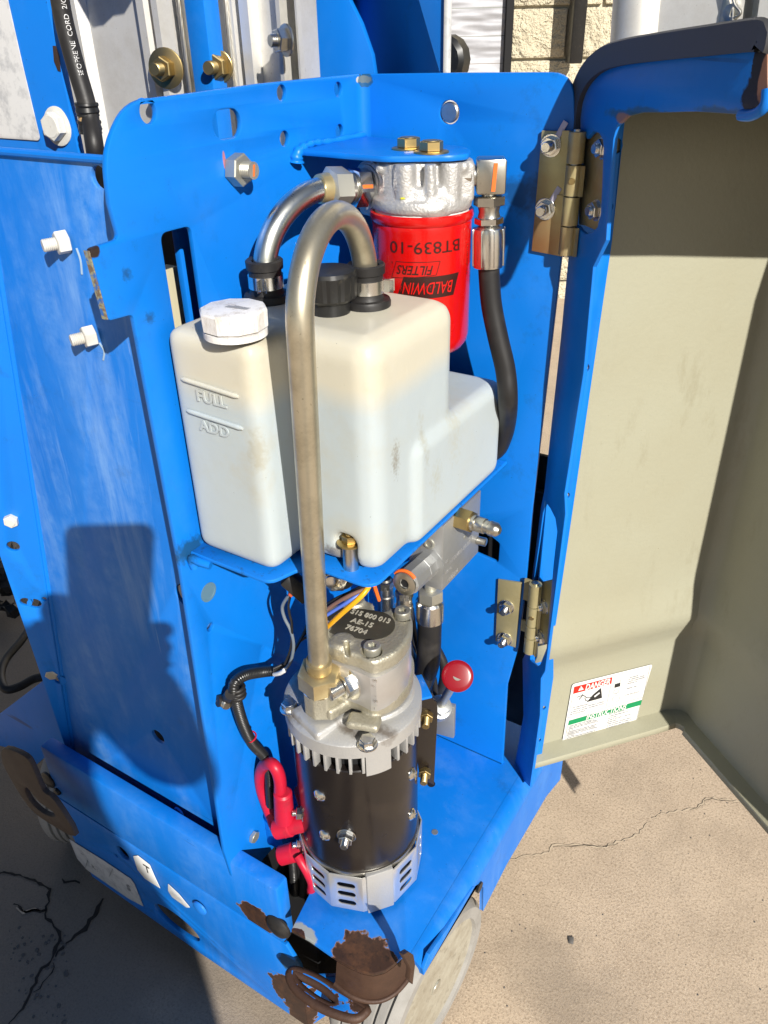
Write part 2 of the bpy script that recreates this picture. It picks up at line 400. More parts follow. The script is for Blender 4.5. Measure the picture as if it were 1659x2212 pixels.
# ------------------------------------------------------------------ reusable fasteners (share meshes)
_cache = {}
def _get(key, fn, m):
    if (key, m.name) not in _cache:
        mb = MB(); fn(mb); _cache[(key, m.name)] = mb.mesh(key[0], m, 30)
    return _cache[(key, m.name)]
def place(name, me, parent, pos, axis, spin=0.0, local=False):
    o = bpy.data.objects.new(name, me); COL.objects.link(o)
    o.location = V3(pos); q = Vector((0, 0, 1)).rotation_difference(V3(axis).normalized())
    o.rotation_euler = (q @ Euler((0, 0, spin)).to_quaternion()).to_euler()
    attach(o, parent, local); return o
def sub(name, me, parent):
    o = bpy.data.objects.new(name, me); COL.objects.link(o); attach(o, parent, True); return o
def nut(parent, pos, axis, r, m, h=None, stud=.0, washer=0.0, spin=.3, studr=None, smat=None, deep=True):
    """hex nut with a threaded stud and washer; sub-parts only when the parent is the thing itself"""
    h = h or r*.95; wt = r*.18 if washer else 0; studr = studr or r*.55
    def f(mb): hexn(mb, (0, 0, wt), (0, 0, 1), r, h)
    def g(mb): thread(mb, (0, 0, wt), (0, 0, 1), studr, h+stud, studr*.28)
    def wsh(mb): lathe(mb, (0, 0, 0), (0, 0, 1), [(0, washer), (wt*.8, washer), (wt, washer*.96)], 28)
    key = (round(r, 5), round(h, 5), round(stud, 5), round(washer, 5), round(studr, 5))
    if deep:
        o = place('nut', _get(('nut',)+key, f, m), parent, pos, axis, spin)
        if stud: sub('stud', _get(('stud',)+key, g, smat or m), o)
        if washer: sub('washer', _get(('washer',)+key, wsh, m), o)
    else:
        def a(mb):
            f(mb)
            if stud: g(mb)
            if washer: wsh(mb)
        o = place('nut', _get(('nut_c',)+key, a, m), parent, pos, axis, spin)
    return o
def hexbolt(parent, pos, axis, r, m, h=None, washer=0.0, spin=.2):
    h = h or r*.7; wt = r*.16 if washer else 0
    def f(mb):
        hexn(mb, (0, 0, wt), (0, 0, 1), r, h)
        lathe(mb, (0, 0, wt+h), (0, 0, 1), [(-.0002, r*.8), (r*.04, r*.76)], 18)
        if washer: lathe(mb, (0, 0, 0), (0, 0, 1), [(0, washer), (wt*.8, washer), (wt, washer*.95)], 28)
    return place('bolt', _get(('bolt', round(r, 5), round(h, 5), round(washer, 5)), f, m), parent, pos, axis, spin)
def socketbolt(parent, pos, axis, r, m, h):
    """cap screw with a star-shaped recess"""
    def f(mb):
        lathe(mb, (0, 0, 0), (0, 0, 1), [(0, r), (h-.0006, r), (h, r-.0006), (h, r*.62), (h-.0028, r*.58)], 30, caps=False)
        vs = [(0, 0, h-.0028)]; fs = []
        for k in range(12):
            t = 2*math.pi*k/12; q = r*(.60 if k % 2 else .40); vs.append((q*math.cos(t), q*math.sin(t), h-.0027))
        n = 12; vs += [(a*1.0, b*1.0, h+.00005) for a, b, _ in vs[1:13]]
        for k in range(12):
            vs.append((r*.63*math.cos(2*math.pi*k/12), r*.63*math.sin(2*math.pi*k/12), h+.00005))
        for k in range(12):
            k2 = (k+1) % 12
            fs += [(0, 1+k, 1+k2), (1+k, 13+k, 13+k2, 1+k2), (13+k, 25+k, 25+k2, 13+k2)]
        mb.add(vs, fs)
    return place('bolt', _get(('socket_bolt', round(r, 5), round(h, 5)), f, m), parent, pos, axis, .4)

XB, YC, YA = -.409, .613, .367
ZD, ZS = H-.735, H-.345
Xp, Yp, Zp = Vector((1, 0, 0)), Vector((0, 1, 0)), Vector((0, 0, 1))
def B(x, y): return onX(x, y, XB)
def C(x, y): return onY(x, y, YC)
def A(x, y): return onY(x, y, YA)
# ================================================================== GROUND
def crackmat():
    m = mat('concrete_ground', (.60, .47, .34), .85, spec=.25); k = NT(m)
    k.mix(k.ramp(k.noise(2.2, 6, .65), .35, .7), (.64, .51, .375), .8)
    k.mix(k.ramp(k.noise(11, 6, .7), .42, .75), (.42, .325, .235), .65)
    k.mix(k.ramp(k.noise(330, 3, .75), .50, .62), (.30, .225, .155), .7)
    k.mix(k.ramp(k.noise(420, 2, .7), .56, .66), (.74, .62, .46), .7)
    k.mix(k.ramp(k.noise(90, 2, .5), .77, .80), (.14, .11, .08), .6)
    k.mix(k.math('MULTIPLY', k.ramp(k.noise(4.5, 6, .7), .50, .68), k.ramp(k.noise(60, 5, .75), .35, .6)), (.34, .27, .20), .55)
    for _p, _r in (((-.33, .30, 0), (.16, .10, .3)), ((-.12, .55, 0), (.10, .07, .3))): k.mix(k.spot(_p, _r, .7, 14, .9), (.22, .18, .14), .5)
    # greyer, darker patch of the ground at the left of the machine
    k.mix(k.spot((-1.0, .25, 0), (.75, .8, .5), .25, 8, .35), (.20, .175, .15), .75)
    k.relief(k.noise(330, 4, .7), .0010, .8); k.relief(k.noise(22, 5, .6), .004, .15)
    return m
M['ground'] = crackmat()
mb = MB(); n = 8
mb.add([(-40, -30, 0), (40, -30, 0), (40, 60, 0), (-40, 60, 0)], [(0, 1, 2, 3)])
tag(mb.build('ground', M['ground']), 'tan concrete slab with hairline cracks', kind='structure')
del_kind = None
def crack(pts, w, deep, name, m):
    P = catmull([onZ(x, y, 0.0) for x, y in pts], 8); P, _ = resample(P, .006)
    mb = MB(); vs = []; fs = []
    rr = random.Random(len(pts)*7+int(pts[0][0]))
    for i, p in enumerate(P):
        t = (P[min(i+1, len(P)-1)]-P[max(i-1, 0)]).normalized(); s = Vector((-t.y, t.x, 0))
        q = p+s*rr.uniform(-.0022, .0022); ww = w*rr.uniform(.3, 1.3)*(1-.6*abs(2*i/len(P)-1)**3)
        vs += [q-s*ww+Vector((0, 0, .0045)), q+s*ww+Vector((0, 0, .0045))]
        if i: j = 2*i; fs.append((j-2, j-1, j+1, j))
    mb.add([(a[0], a[1], .001) for a in vs], fs)
    return tag(mb.build(name, m), None, kind='structure')
M['crack'] = mat('crack_dark_fill', (.035, .03, .026), .95); M['crackpale'] = mat('crack_crumbled_edge', (.62, .50, .36), .9)  # flat near-black and pale tones for the crack ribbons
f8 = lambda x, y: cq(x, y, 0, 2840, 1.659)
f8b = lambda x, y: cq(x, y, 1880, 2840, 1.659)
crack([f8(*p) for p in ((-60, 720), (30, 722), (120, 735), (200, 770), (300, 815), (300, 900), (280, 980), (340, 1060), (365, 1130), (330, 1250), (240, 1350), (200, 1450), (150, 1560), (70, 1640), (20, 1720))], .0021, 0, 'ground_crack', M['crack'])
crack([f8(*p) for p in ((640, 880), (600, 960), (540, 1050), (470, 1120), (400, 1180), (340, 1240))], .0030, 0, 'ground_crack', M['crack'])
crack([f8(*p) for p in ((380, 765), (430, 780), (500, 775))], .0016, 0, 'ground_crack', M['crack'])
crack([f8(*p) for p in ((90, 910), (150, 970), (200, 960), (285, 960))], .0022, 0, 'ground_crack', M['crack'])
crack([f8(*p) for p in ((330, 1280), (335, 1330), (260, 1420), (215, 1470))], .001, 0, 'ground_crack', M['crack'])
crack([f8(*p) for p in ((110, 930), (150, 965), (200, 955), (280, 958))], .0022, 0, 'ground_crack', M['crackpale'])
for pts in (((60, 640), (150, 620), (280, 600), (320, 555), (430, 548), (560, 548), (640, 560), (720, 530), (800, 505), (860, 480), (880, 440), (930, 400)),
            ((940, 385), (1020, 350), (1090, 335), (1170, 330), (1240, 300), (1270, 262), (1340, 262), (1480, 275), (1590, 270), (1659, 245), (1740, 220))):
    P = [f8b(*p) for p in pts]
    crack(P, .0013, 0, 'ground_crack', M['crackpale'])
    crack([(x+1.0, y+1.6) for x, y in P[3:8]], .0005, 0, 'ground_crack', M['crack'])
# little stones
mb = MB(); rr = random.Random(3)
for i in range(110):
    if i < 60: x, y = f8(rr.uniform(60, 420), rr.uniform(1050, 1650)); x += 0; p = onZ(x, y, 0)
    else: p = onZ(rr.uniform(900, 1659), rr.uniform(1640, 2212), 0)
    r = rr.uniform(.0008, .003) if i < 60 else rr.uniform(.0005, .0013)
    if i == 60: p = onZ(*f8b(433, 1140), 0); r = .0048
    bm = bmesh.new(); bmesh.ops.create_icosphere(bm, subdivisions=1, radius=r)
    mb.add([(v.co.x*rr.uniform(.7, 1.3)+p.x, v.co.y*rr.uniform(.7, 1.3)+p.y, v.co.z*.5+r*.2) for v in bm.verts], [[v.index for v in f.verts] for f in bm.faces]); bm.free()
M['grit'] = mat('grey_grit', (.13, .12, .11), .8)
tag(mb.build('gravel', M['grit']), 'scattered grit on the concrete', kind='stuff')

# ================================================================== BACKGROUND WALL (3.2 m away, square to the view)
hd = Vector((-math.sin(math.radians(33)), math.cos(math.radians(33)), 0)); rt = Vector((hd.y, -hd.x, 0))
WD = 3.3
def onW(x, y, d=WD): return onN(x, y, hd*d+Zp*H, hd)
M['cmu'] = mat('cream_split_face_block', (.74, .66, .48), .85, spec=.2); k = NT(M['cmu'])
k.mix(k.ramp(k.noise(14, 6, .7), .4, .7), (.60, .53, .38), .5); k.relief(k.noise(16, 5, .65), .05, 1.0); k.relief(k.noise(60, 4, .65), .012, .8)
M['mortar'] = mat('cream_painted_mortar', (.66, .59, .44), .85)
wl = thing('block_wall', 'cream painted split-face block wall behind the lift', 'wall', onW(1170, 150)*1.0)
p = onW(1175, 128); bh = abs(onW(1175, 15).z-onW(1175, 128).z); bw = bh*2; z0 = p.z
a0 = (onW(1103, 100)).dot(rt); 
wl.location = hd*(WD+.12)+rt*(a0+1.0)
def wallpt(a, d, z): return hd*d+rt*a+Zp*z
blk = MB(); box(blk, (-bw/2+.004, 0, -bh/2+.004), (bw/2-.004, .1, bh/2-.004), .006); bme = blk.mesh('block', M['cmu'])
q = wallpt(a0+1.5, WD+.11, 1.5)
mb = MB(); obox(mb, wallpt(a0+1.6, WD+.07, 1.5), rt, Zp, -hd, 3.2, 3.0, .1); mb.build('mortar_bed', M['mortar'], wl)
nrow = int(z0/bh)+1
for r in range(-nrow, 9):
    zc = z0+bh*(r+.5); st = a0-(0 if r % 2 else bw*.38)
    for c in range(0, 7):
        l, e_ = st+bw*c, st+bw*(c+1)
        if l < a0:
            l = a0; q = MB(); box(q, (-(e_-l)/2+.004, 0, -bh/2+.004), ((e_-l)/2-.004, .1, bh/2-.004), .006); me_ = q.mesh('block', M['cmu'])
        else: me_ = bme
        o = bpy.data.objects.new('block', me_); COL.objects.link(o)
        o.location = wallpt((l+e_)/2, WD, zc); o.rotation_euler = (0, 0, math.atan2(rt.y, rt.x)); attach(o, wl)
# silver roll-up door left of the wall
M['shutter'] = metalm('dented_silver_foil', (.42, .42, .44), .50, .3, (.25, .25, .27), 5, 1.0, (.3, .3, 1.5), bd=.03, metal=.55)
a1 = onW(968, 100).dot(rt); rd = thing('shutter_door', 'silver ribbed shutter door beyond the mast, left of the cream wall', 'shutter', wallpt((a0+a1)/2-.5, WD, 0))
sl_me = MB(); W = a0-.06-(a0-2.2)
for i in range(34):
    zc = .05+i*.085
    mb = MB(); sweep(mb, [wallpt(a0-2.2, WD, zc), wallpt(a0-.026, WD, zc)], .1, prof=[(.0, -.0415), (.012, -.03), (.018, 0), (.012, .03), (0, .0415), (-.01, .0415), (-.01, -.0415)])
    mb.build('slat', M['shutter'], rd)
mb = MB(); obox(mb, wallpt(a0-.013, WD+.02, 1.5), rt, Zp, -hd, .024, 3, .12); tag(mb.build('door_jamb', M['dark']), 'black upright jamb between the silver shutter and the cream wall', 'door jamb')
x1 = onW(1248, 60, WD-.1).dot(rt); zb = onW(1248, 137, WD-.1).z
mb = MB(); obox(mb, wallpt(x1, WD-.08, (zb+2.9)/2), rt, Zp, -hd, .046, 2.9-zb, .08, .006); tag(mb.build('downpipe', M['plastic']), 'black square post ending short in front of the cream wall', 'post')

# ================================================================== MAST
MB0 = .66
mast = thing('lift_mast', 'extruded aluminium mast with blue uprights behind the blue plates', 'mast', (-.45, .5, 0))
def mz(x, y): return onY(x, y, MB0)
TOP = H+.45
# profile of an aluminium section in plan: list of (x, depth toward viewer)
def extrusion(name, prof, y, z0, z1, m, parent):
    mb = MB(); vs = []; n = len(prof)
    for z in (z0, z1):
        for x, d in prof: vs.append((x, y-d, z))
        for x, d in reversed(prof): vs.append((x, y-d+.006, z))
    N = 2*n; fs = [(k, (k+1) % N, (k+1) % N+N, k+N) for k in range(N)]; fs += [tuple(range(N))[::-1], tuple(range(N, 2*N))]
    return mb.add(vs, fs).build(name, m, parent, 25)
xl = lambda px, py=100: mz(px, py).x
L = xl(120); R_ = xl(402); w = R_-L
extrusion('mast_section', [(L, .0), (L+.10*w, .0), (L+.12*w, .012), (L+.30*w, .012), (L+.34*w, .004), (L+.42*w, .004), (L+.50*w, .001), (L+.74*w, .001), (L+.76*w, .013), (L+.81*w, .013), (L+.83*w, .004), (L+.87*w, .004), (L+.88*w, .016), (L+.92*w, .016), (L+.935*w, -.01), (R_, -.01)], MB0, .2, TOP, M['alu'], mast)
L = xl(446); R_ = xl(640); w = R_-L
extrusion('mast_section', [(L, .0), (L+.16*w, .0), (L+.17*w, .010), (L+.26*w, .010), (L+.28*w, .002), (L+.34*w, .002), (L+.36*w, .013), (L+.46*w, .013), (L+.48*w, .002), (L+.74*w, .002), (L+.76*w, .013), (L+.80*w, .013), (L+.81*w, -.012), (L+.97*w, -.012), (L+.98*w, .016), (R_, .016)], MB0+.02, .2, TOP, M['alu'], mast)
def mbox(name, xa, xb, ya, yb, z0, z1, m, par=mast, bev=.001): mb = MB(); box(mb, (xa, ya, z0), (xb, yb, z1), bev); return mb.build(name, m, par)
mbox('blue_upright', onY(404, 60, MB0-.02).x, onY(446, 60, MB0-.02).x, MB0-.02, MB0+.0, .2, TOP, M['blue'])
# steel cables in the grooves
for px, yy in ((392, MB0-.008), (492, MB0+.008)):
    x = onY(px, 60, yy).x
    P = [Vector((x, yy, .3+i*.004)) for i in range(int((TOP-.3)/.004))]
    mb = MB()
    for s in range(5):
        Q = [p+Vector((math.cos(i*.55+s*1.2566)*.0013, math.sin(i*.55+s*1.2566)*.0013, 0)) for i, p in enumerate(P)]
        sweep(mb, Q, .0010, 5)
    mb.build('wire_rope', M['steel'], mast)
# blue column with the cut-away side and shadowed channel
f2 = lambda x, y: cq(x, y, 900, 0, 1.659)
yc = .74
def oC(x, y): return onY(x, y, yc)
zt = TOP
cz = lambda p: (p.x, p.z)
pts = [oC(648, 170), oC(640, 0), oC(*f2(680, 0)), oC(*f2(750, 140)), oC(*f2(820, 340)), oC(*f2(838, 460))]
p1 = oC(*f2(680, 0)); dxy = (p1-oC(*f2(750, 140))); top = p1+dxy*4
poly = [(pts[0].x, .5), (pts[0].x+.004, zt), (top.x, zt), (p1.x, p1.z), (pts[3].x, pts[3].z), (pts[4].x, pts[4].z), (pts[5].x, pts[5].z), (pts[5].x, .5)]
org0 = Vector((0, yc, 0))
plate('column_face', [rounded([(a, b) for a, b in poly])], org0, Xp, Zp, .006, M['blue'], mast)
xr0, xr1 = oC(*f2(1115, 0)).x, oC(*f2(1240, 450))
q0, q1 = oC(*f2(1110, 0)), oC(*f2(1240, 450)); d = (q0-q1).normalized(); qt = q0+d*((zt-q0.z)/d.z)
rx = oC(*f2(1268, 450)).x
plate('column_flange', [rounded([(qt.x, zt), (q0.x, q0.z), (q1.x, q1.z), (q1.x+.002, .5), (rx, .5), (rx, zt)])], org0, Xp, Zp, .006, M['blue'], mast)
mb = MB(); _a = Vector((pts[0].x, yc+.10, (.3+zt)/2)); _b = Vector((rx-.006, yc+.012, (.3+zt)/2)); obox(mb, (_a+_b)/2, (_b-_a), Zp, (_b-_a).cross(Zp), (_b-_a).length, zt-.3, .005); mb.build('channel_back', M['blue'], mast)
mbox('channel_side', pts[0].x, pts[0].x+.006, yc+.008, yc+.11, .3, zt, M['blue'])
mbox('white_edge_strip', rx+.001, oC(*f2(1300, 450)).x, yc-.004, yc+.004, .3, zt, M['labelgrey'])
mb = MB(); pp = onY(*f2(1335, 370), .95)
lathe(mb, pp-Yp*.03, Yp, [(0, .021), (.004, .026), (.02, .026), (.024, .020)], 14); tag(mb.build('hand_knob', M['plastic']), 'black lobed hand knob in front of the silver shutter', 'knob')
# bolts through the mast
for (x, y), yy, r in ((cq(1035, 425, 0, 0, 1.659), MB0-.016, .0108), (cq(1365, 415, 0, 0, 1.659), MB0-.004, .0108)):
    o = nut(mast, onY(x, y, yy), (.35, -1, .0), r, M['goldnut'], h=.012, stud=.012, washer=.018 if yy < MB0-.01 else .014)
nut(mast, onY(*f2(290, 250), .655), (-.4, -1, 0), .010, M['steel'], h=.009, stud=.006, washer=.013)
# unseen plate added overhead, outline traced back from its shadow on the mast
bp_ = [onY(*cq(a, b, 0, 0, 1.659), MB0)-Vector(SUN)*.26 for a, b in ((415, -10), (580, 205), (640, 190), (700, 112), (770, 100), (835, -10))]
yb_ = bp_[0].y
plate('mast_shadow_plate', [[Vector((bp_[0].x-.05, TOP))]+[Vector((q.x, q.z)) for q in bp_]+[Vector((bp_[-1].x+.02, TOP))]], Vector((0, yb_, 0)), Xp, Zp, .006, M['blue'], mast)
mbox('mast_shadow_plate_arm', bp_[0].x-.02, bp_[0].x+.03, yb_, MB0, TOP-.05, TOP, M['blue'])
# left blue frame with the worn grey decal, its bolt, and the black control cable
YL = .43
fr = lambda x, y: onY(x, y, YL)
f1 = lambda x, y: cq(x, y, 0, 0, 1.659)
sp = mast
e0, e1 = fr(*f1(290, 0)), fr(*f1(490, 965)); d = (e0-e1).normalized(); et = e0+d*((TOP-e0.z)/d.z)
plate('frame_plate', [[Vector((-1.0, .55)), Vector((e1.x+.008, .55)), Vector((e1.x, e1.z)), Vector((et.x, TOP)), Vector((-1.0, TOP))]], Vector((0, YL, 0)), Xp, Zp, .006, M['blue'], sp)
g = [fr(*f1(55, 0)), fr(*f1(150, 420)), fr(*f1(258, 875)), fr(*f1(-300, 880))]
dt = (g[0]-g[1]).normalized(); gt = g[0]+dt*((TOP-.02-g[0].z)/dt.z)
plate('decal', [rounded([(gt.x, TOP-.02), (g[0].x, g[0].z), (g[1].x, g[1].z), (g[2].x, g[2].z, .004), (-.95, g[2].z), (-.95, TOP-.02)])], Vector((0, YL-.0012, 0)), Xp, Zp, .0008, M['labelgrey'], sp, bev=.0001)
hexbolt(sp, fr(*f1(365, 785)), (.1, -1, .05), .0098, M['steel_white'], h=.007, washer=.0135)
plate('rust_chip', [rounded([(p.x, p.z) for p in [fr(*f1(a, b)) for a, b in ((330, 285), (350, 285), (372, 350), (380, 445), (362, 440), (338, 380))]])], Vector((0, YL-.0005, 0)), Xp, Zp, .0004, M['rust'], sp, bev=.0001)
cable = [onY(118, -140, .415), onY(126, -30, .415), onY(137, 40, .415), onY(160, 130, .415), onY(185, 215, .414), onY(195, 260, .412), onY(206, 330, .405), onY(215, 420, .42)]
mb = MB(); P, _ = resample(catmull(cable, 12), .004); sweep(mb, P, .0062, 32)
cb = tag(mb.build('control_cable', M['rubber']), 'black cable with white print hanging down the mast beside the blue frame', 'cable')
i0 = min(range(len(P)), key=lambda i: (P[i]-cable[4]).length)
mb = MB()
for t0, t1 in ((222, 250), (260, 288)):
    Q = [onY(x, y, .413) for x, y in ((186+(t0-222)*.16+k_*.16*(t1-t0)/6, t0+k_*(t1-t0)/6) for k_ in range(7))]; sweep(mb, Q, lambda i, n: .0078*(1+.05*math.sin(i*2.1)), 18)
mb.build('tape_wrap', M['plastic'], cb)
mb = MB(); sweep(mb, [onY(190.5, 246, .413), onY(193, 262, .413)], .0071, 16); M['tape'] = mat('tan_tape', (.55, .36, .17), .6); mb.build('tan_tape', M['tape'], cb)
M['print'] = mat('white_cable_print', (.7, .7, .7), .6)
def along(s, path, i, size, side, r, m, parent, rev=False):
    """lettering printed along a cable, wrapped on its surface"""
    vs, fs = text_mb(s, size, 0, align='CENTER')
    c = path[i]; t = (path[i+1]-path[i-1]).normalized()
    if rev: t = -t
    n = (V3(CAM)-c).normalized(); n = (n-t*n.dot(t)).normalized(); b = n.cross(t)
    out = []
    L = [(path[k]-c).dot(t) for k in range(len(path))]
    for x, y, z in vs:
        k = min(range(len(path)), key=lambda k: abs(L[k]-x)); cc = path[k]+t*(x-L[k])
        a = side+y/r; out.append(cc+n*((r+.00035)*math.cos(a))+b*((r+.00035)*math.sin(a)))
    mb = MB(); mb.add(out, fs); return mb.build('printing', m, parent)
i1 = min(range(len(P)), key=lambda i: (P[i]-cable[3]).length)
along('SEOPRENE  CORD  2/C  18 AWG  30.62MM', P, i1-8, .0044, -.35, .0062, M['print'], cb, rev=True)
# right-hand mast behind the open cover
m2 = thing('right_mast', 'bare aluminium mast tube rising behind the open cover', 'mast', onY(1330, 120, .95))
m2.location.z = TOP+.3
YR = .95
f3 = lambda x, y: cq(x, y, 1880, 0, 1.659)
xa = onY(*f3(500, 100), YR).x; xb = onY(*f3(750, 100), YR).x; xc = onY(*f3(1340, 100), YR).x; xd = onY(*f3(1380, 100), YR).x; xe = onY(*f3(1625, 100), YR).x
mb = MB(); r = (xb-xa)*.62; lathe(mb, ((xa+r), YR, .2), Zp, [(0, r), (TOP+.3, r)], 40); mb.build('mast_tube', M['alu'], m2)
extrusion('mast_web', [(xa+2*r-.01, .012), (xc-.008, .012), (xc-.006, -.02), (xd, -.02), (xd+.001, .02), (xd+.02, .02), (xd+.024, .008), (xe-.03, .008), (xe-.02, .02), (xe, .02), (xe+.001, -.02)], YR, .2, TOP+.3, M['alu'], m2)
g = [onY(*f3(*a), YR-.014) for a in ((1150, 28), (1190, 40), (1205, 110), (1120, 228), (1130, 120))]
plate('latch_plate', [[Vector((a.x, a.z)) for a in g]], Vector((0, YR-.014, 0)), Xp, Zp, .002, M['steel'], m2)
mb = MB(); sweep(mb, catmull([onY(*f3(*a), YR-.02) for a in ((1195, -60), (1215, 60), (1250, 120), (1215, 150), (1185, 140), (1205, 90), (1200, 210))], 8), .0014, 8); mb.build('wire_clip', M['steel'], m2)
mb = MB(); lathe(mb, onY(*f3(1200, 120), YR-.014), (0, -1, 0), [(0, .008), (.002, .008), (.003, .006)], 20); mb.build('rivet', M['steel'], m2)

m2.rotation_euler = (0, math.radians(-2.6), 0)
# ================================================================== WEATHERED SIDE PANEL (A)
f4 = lambda x, y: cq(x, y, 0, 900, 1.659)
f7 = lambda x, y: cq(x, y, 0, 1900, 1.659)
f0 = lambda x, y: cq(x, y, 0, 2500, 2.765)
ch = thing('lift_chassis', 'scuffed blue lift chassis with rusty nose, deck and side rail', 'chassis', (-.45, .45, 0)); sidep = ch
bend = [A(*f1(5, 1085)), A(*f1(30, 1240)), A(115, 1334), A(174, 1546), A(215, 1690)]
bx_top, bx_bot = -.567, -.700
ztop = A(235, 345).z; zbot = A(300, 1760).z
def bxat(z): t = (ztop-z)/(ztop-zbot); return bx_top+(bx_bot-bx_top)*t
holesA = []
def hA(x, y, r): p = A(x, y); holesA.append(circ(p.x, p.z, r)); return p
hA(*f1(615, 1105), .0072)
p = A(*f7(1135, 550)); holesA.append(circ(p.x+.004, p.z, .012))
p = A(*f7(982, 1432)); holesA.append(circ(p.x, p.z, .0085))
plate('weathered_sheet', [rounded([(bxat(zbot), zbot), (XB-.0052, zbot), (XB-.0052, ztop), (bx_top, ztop)])]+holesA, Vector((0, YA, 0)), Xp, Zp, .004, M['blue_old'], sidep, bev=.001)
# folded left flange coming forward
fd = Vector((-.80, -.60, 0)); fo = Vector((bx_top, YA, 0))
dl = (Vector((bx_bot-bx_top, 0, zbot-ztop))); dl.normalize()
# plane through bend line containing fd
mb = MB()
org = Vector((bx_top, YA, ztop)); uu = fd; nn = uu.cross(dl).normalized(); vv = nn.cross(uu).normalized()
if vv.z < 0: vv = -vv
def FL(x, y): return onN(x, y, org, nn)
outer = [FL(0, 1190), FL(66, 1383), FL(139, 1608)]
o2 = [FL(*f0(600, 870)), FL(*f0(700, 1110))]
uo = (outer[0]-outer[2]).normalized(); up_ = outer[0]+uo*.6
polyp = [org+dl*.0, org+dl*((ztop-zbot)/(-dl.z)), o2[1], o2[0], FL(*f0(680, 800)), outer[1], outer[0], up_]
plq = proj(polyp, org, fd, vv)
hl = []
for (x, y, r) in ((*f7(88, 232), .006), (*f7(165, 578), .0055), (*f7(222, 588), .0065), (*f7(380, 1065), .006), (*f7(435, 1035), .003), (*f7(280, 560), .0025)):
    q = FL(x, y); a, b = (q-org).dot(fd), (q-org).dot(vv); hl.append(circ(a, b, r, 14))
fl = plate('side_flange', [rounded([(a, b) for a, b in plq])]+hl, org, fd, vv, .004, M['blue'], sidep, bev=.001)
mb = MB(); _b0 = Vector((bx_top, YA, ztop)); _b1 = Vector((bxat(zbot), YA, zbot)); sweep(mb, [_b0.lerp(_b1, t/20)+Vector((0, .0018, 0)) for t in range(21)], .0046, 14); mb.build('bend_fillet', M['blue'], sidep, 60)
# folded top lip and weld seam
mb = MB(); P = [Vector((bx_top, YA-.001, ztop)), Vector((XB-.006, YA-.001, ztop))]
sweep(mb, [P[0].lerp(P[1], t/12) for t in range(13)], .0028, 10); mb.build('top_lip', M['blue'], sidep)
for p, s in ((A(*f1(425, 1500)), 1), (A(*f4(590, 590)), 1), (FL(*f7(80, 65)), .85)):
    ax = Vector((-.35, -.9, -.02)) if s == 1 else nn*(-1 if nn.y > 0 else 1)
    nut(sidep, p, (-.45, -1, -.05) if s == 1 else ax, .0080*s, M['steel_white'], h=.0085, stud=.0090 if s == 1 else .001, studr=.0045, washer=0, spin=.5)
q = FL(*f7(325, 1032)); hexbolt(sidep, q+nn*(.001 if nn.y < 0 else -.001), nn*(-1 if nn.y > 0 else 1), .007, M['nickel'], h=.004)
# drips of white paint below the nuts
for a, b in (((480, 1560), (510, 1650)), ((1015-390, 660+880), (650, 1640))):
    p0 = A(*cq(a[0], a[1], 0, 0, 1.659)); p1 = A(*cq(b[0], b[1], 0, 0, 1.659))
M['drip'] = mat('dried_pale_drip', (.30, .42, .55), .5)
for a, b, c in (((478, 50), (503, 125), (512, 212)), ((620, 640), (650, 690), (645, 745))):
    mb = MB(); pts = catmull([A(*f4(*a))-Yp*.0002, A(*f4(*b))-Yp*.0002, A(*f4(*c))-Yp*.0002], 6); sweep(mb, pts, .0009, 6); mb.build('paint_drip', M['drip'], sidep)
# old cable across the ground at the left
mb = MB(); P = catmull([onZ(-40, 1560, .05), onZ(-8, 1470, .04), onZ(20, 1492, .03), onZ(55, 1480, .06), FL(*f7(260, 1065))+Vector((.01, .03, 0))], 8); 
P0 = catmull([onZ(x, y, .10) for x, y in ((95, 1300), (72, 1345), (45, 1385), (12, 1425), (2, 1460), (12, 1488), (40, 1484), (75, 1466), (110, 1460))], 8)
sweep(mb, P0, .0068, 12); tag(mb.build('power_cable', M['rubber']), 'black cable looping behind the blue flange at the left edge', 'cable')
# shaded base bar and outrigger behind at left
_ya = .395; _pl = [onY(*f0(*q), _ya) for q in ((-260, 660), (0, 485), (440, 150), (560, 400), (690, 800), (440, 960), (340, 1050), (240, 930), (110, 850), (-260, 760))]
ob = tag(plate('base_arm', [[Vector((p.x, p.z)) for p in _pl]], Vector((0, _ya, 0)), Xp, Zp, .006, M['blue']), 'shaded blue base arm reaching out behind the side flange', 'frame')
mb = MB(); rr = random.Random(5)
for i in range(46):
    c = onZ(rr.uniform(-60, 34), rr.uniform(1175, 1305), .06)+Vector((0, rr.uniform(-.02, .02), rr.uniform(-.03, .05))); r = rr.uniform(.008, .022)
    obox(mb, c, (rr.uniform(-1, 1), rr.uniform(-1, 1), rr.uniform(-1, 1)), (rr.uniform(-1, 1), rr.uniform(-1, 1), .3), (0, 0, 1), r, r*2, r*.5) if False else None
    bm = bmesh.new(); bmesh.ops.create_icosphere(bm, subdivisions=1, radius=r)
    mb.add([(v.co.x*rr.uniform(.6, 1.4)+c.x, v.co.y+c.y, v.co.z*rr.uniform(.5, 1.2)+c.z) for v in bm.verts], [[v.index for v in f.verts] for f in bm.faces]); bm.free()
tag(mb.build('scrap_pile', M['plastic'], ang=10), 'dark tangle of scrap behind the left flange', 'scrap', kind='stuff')

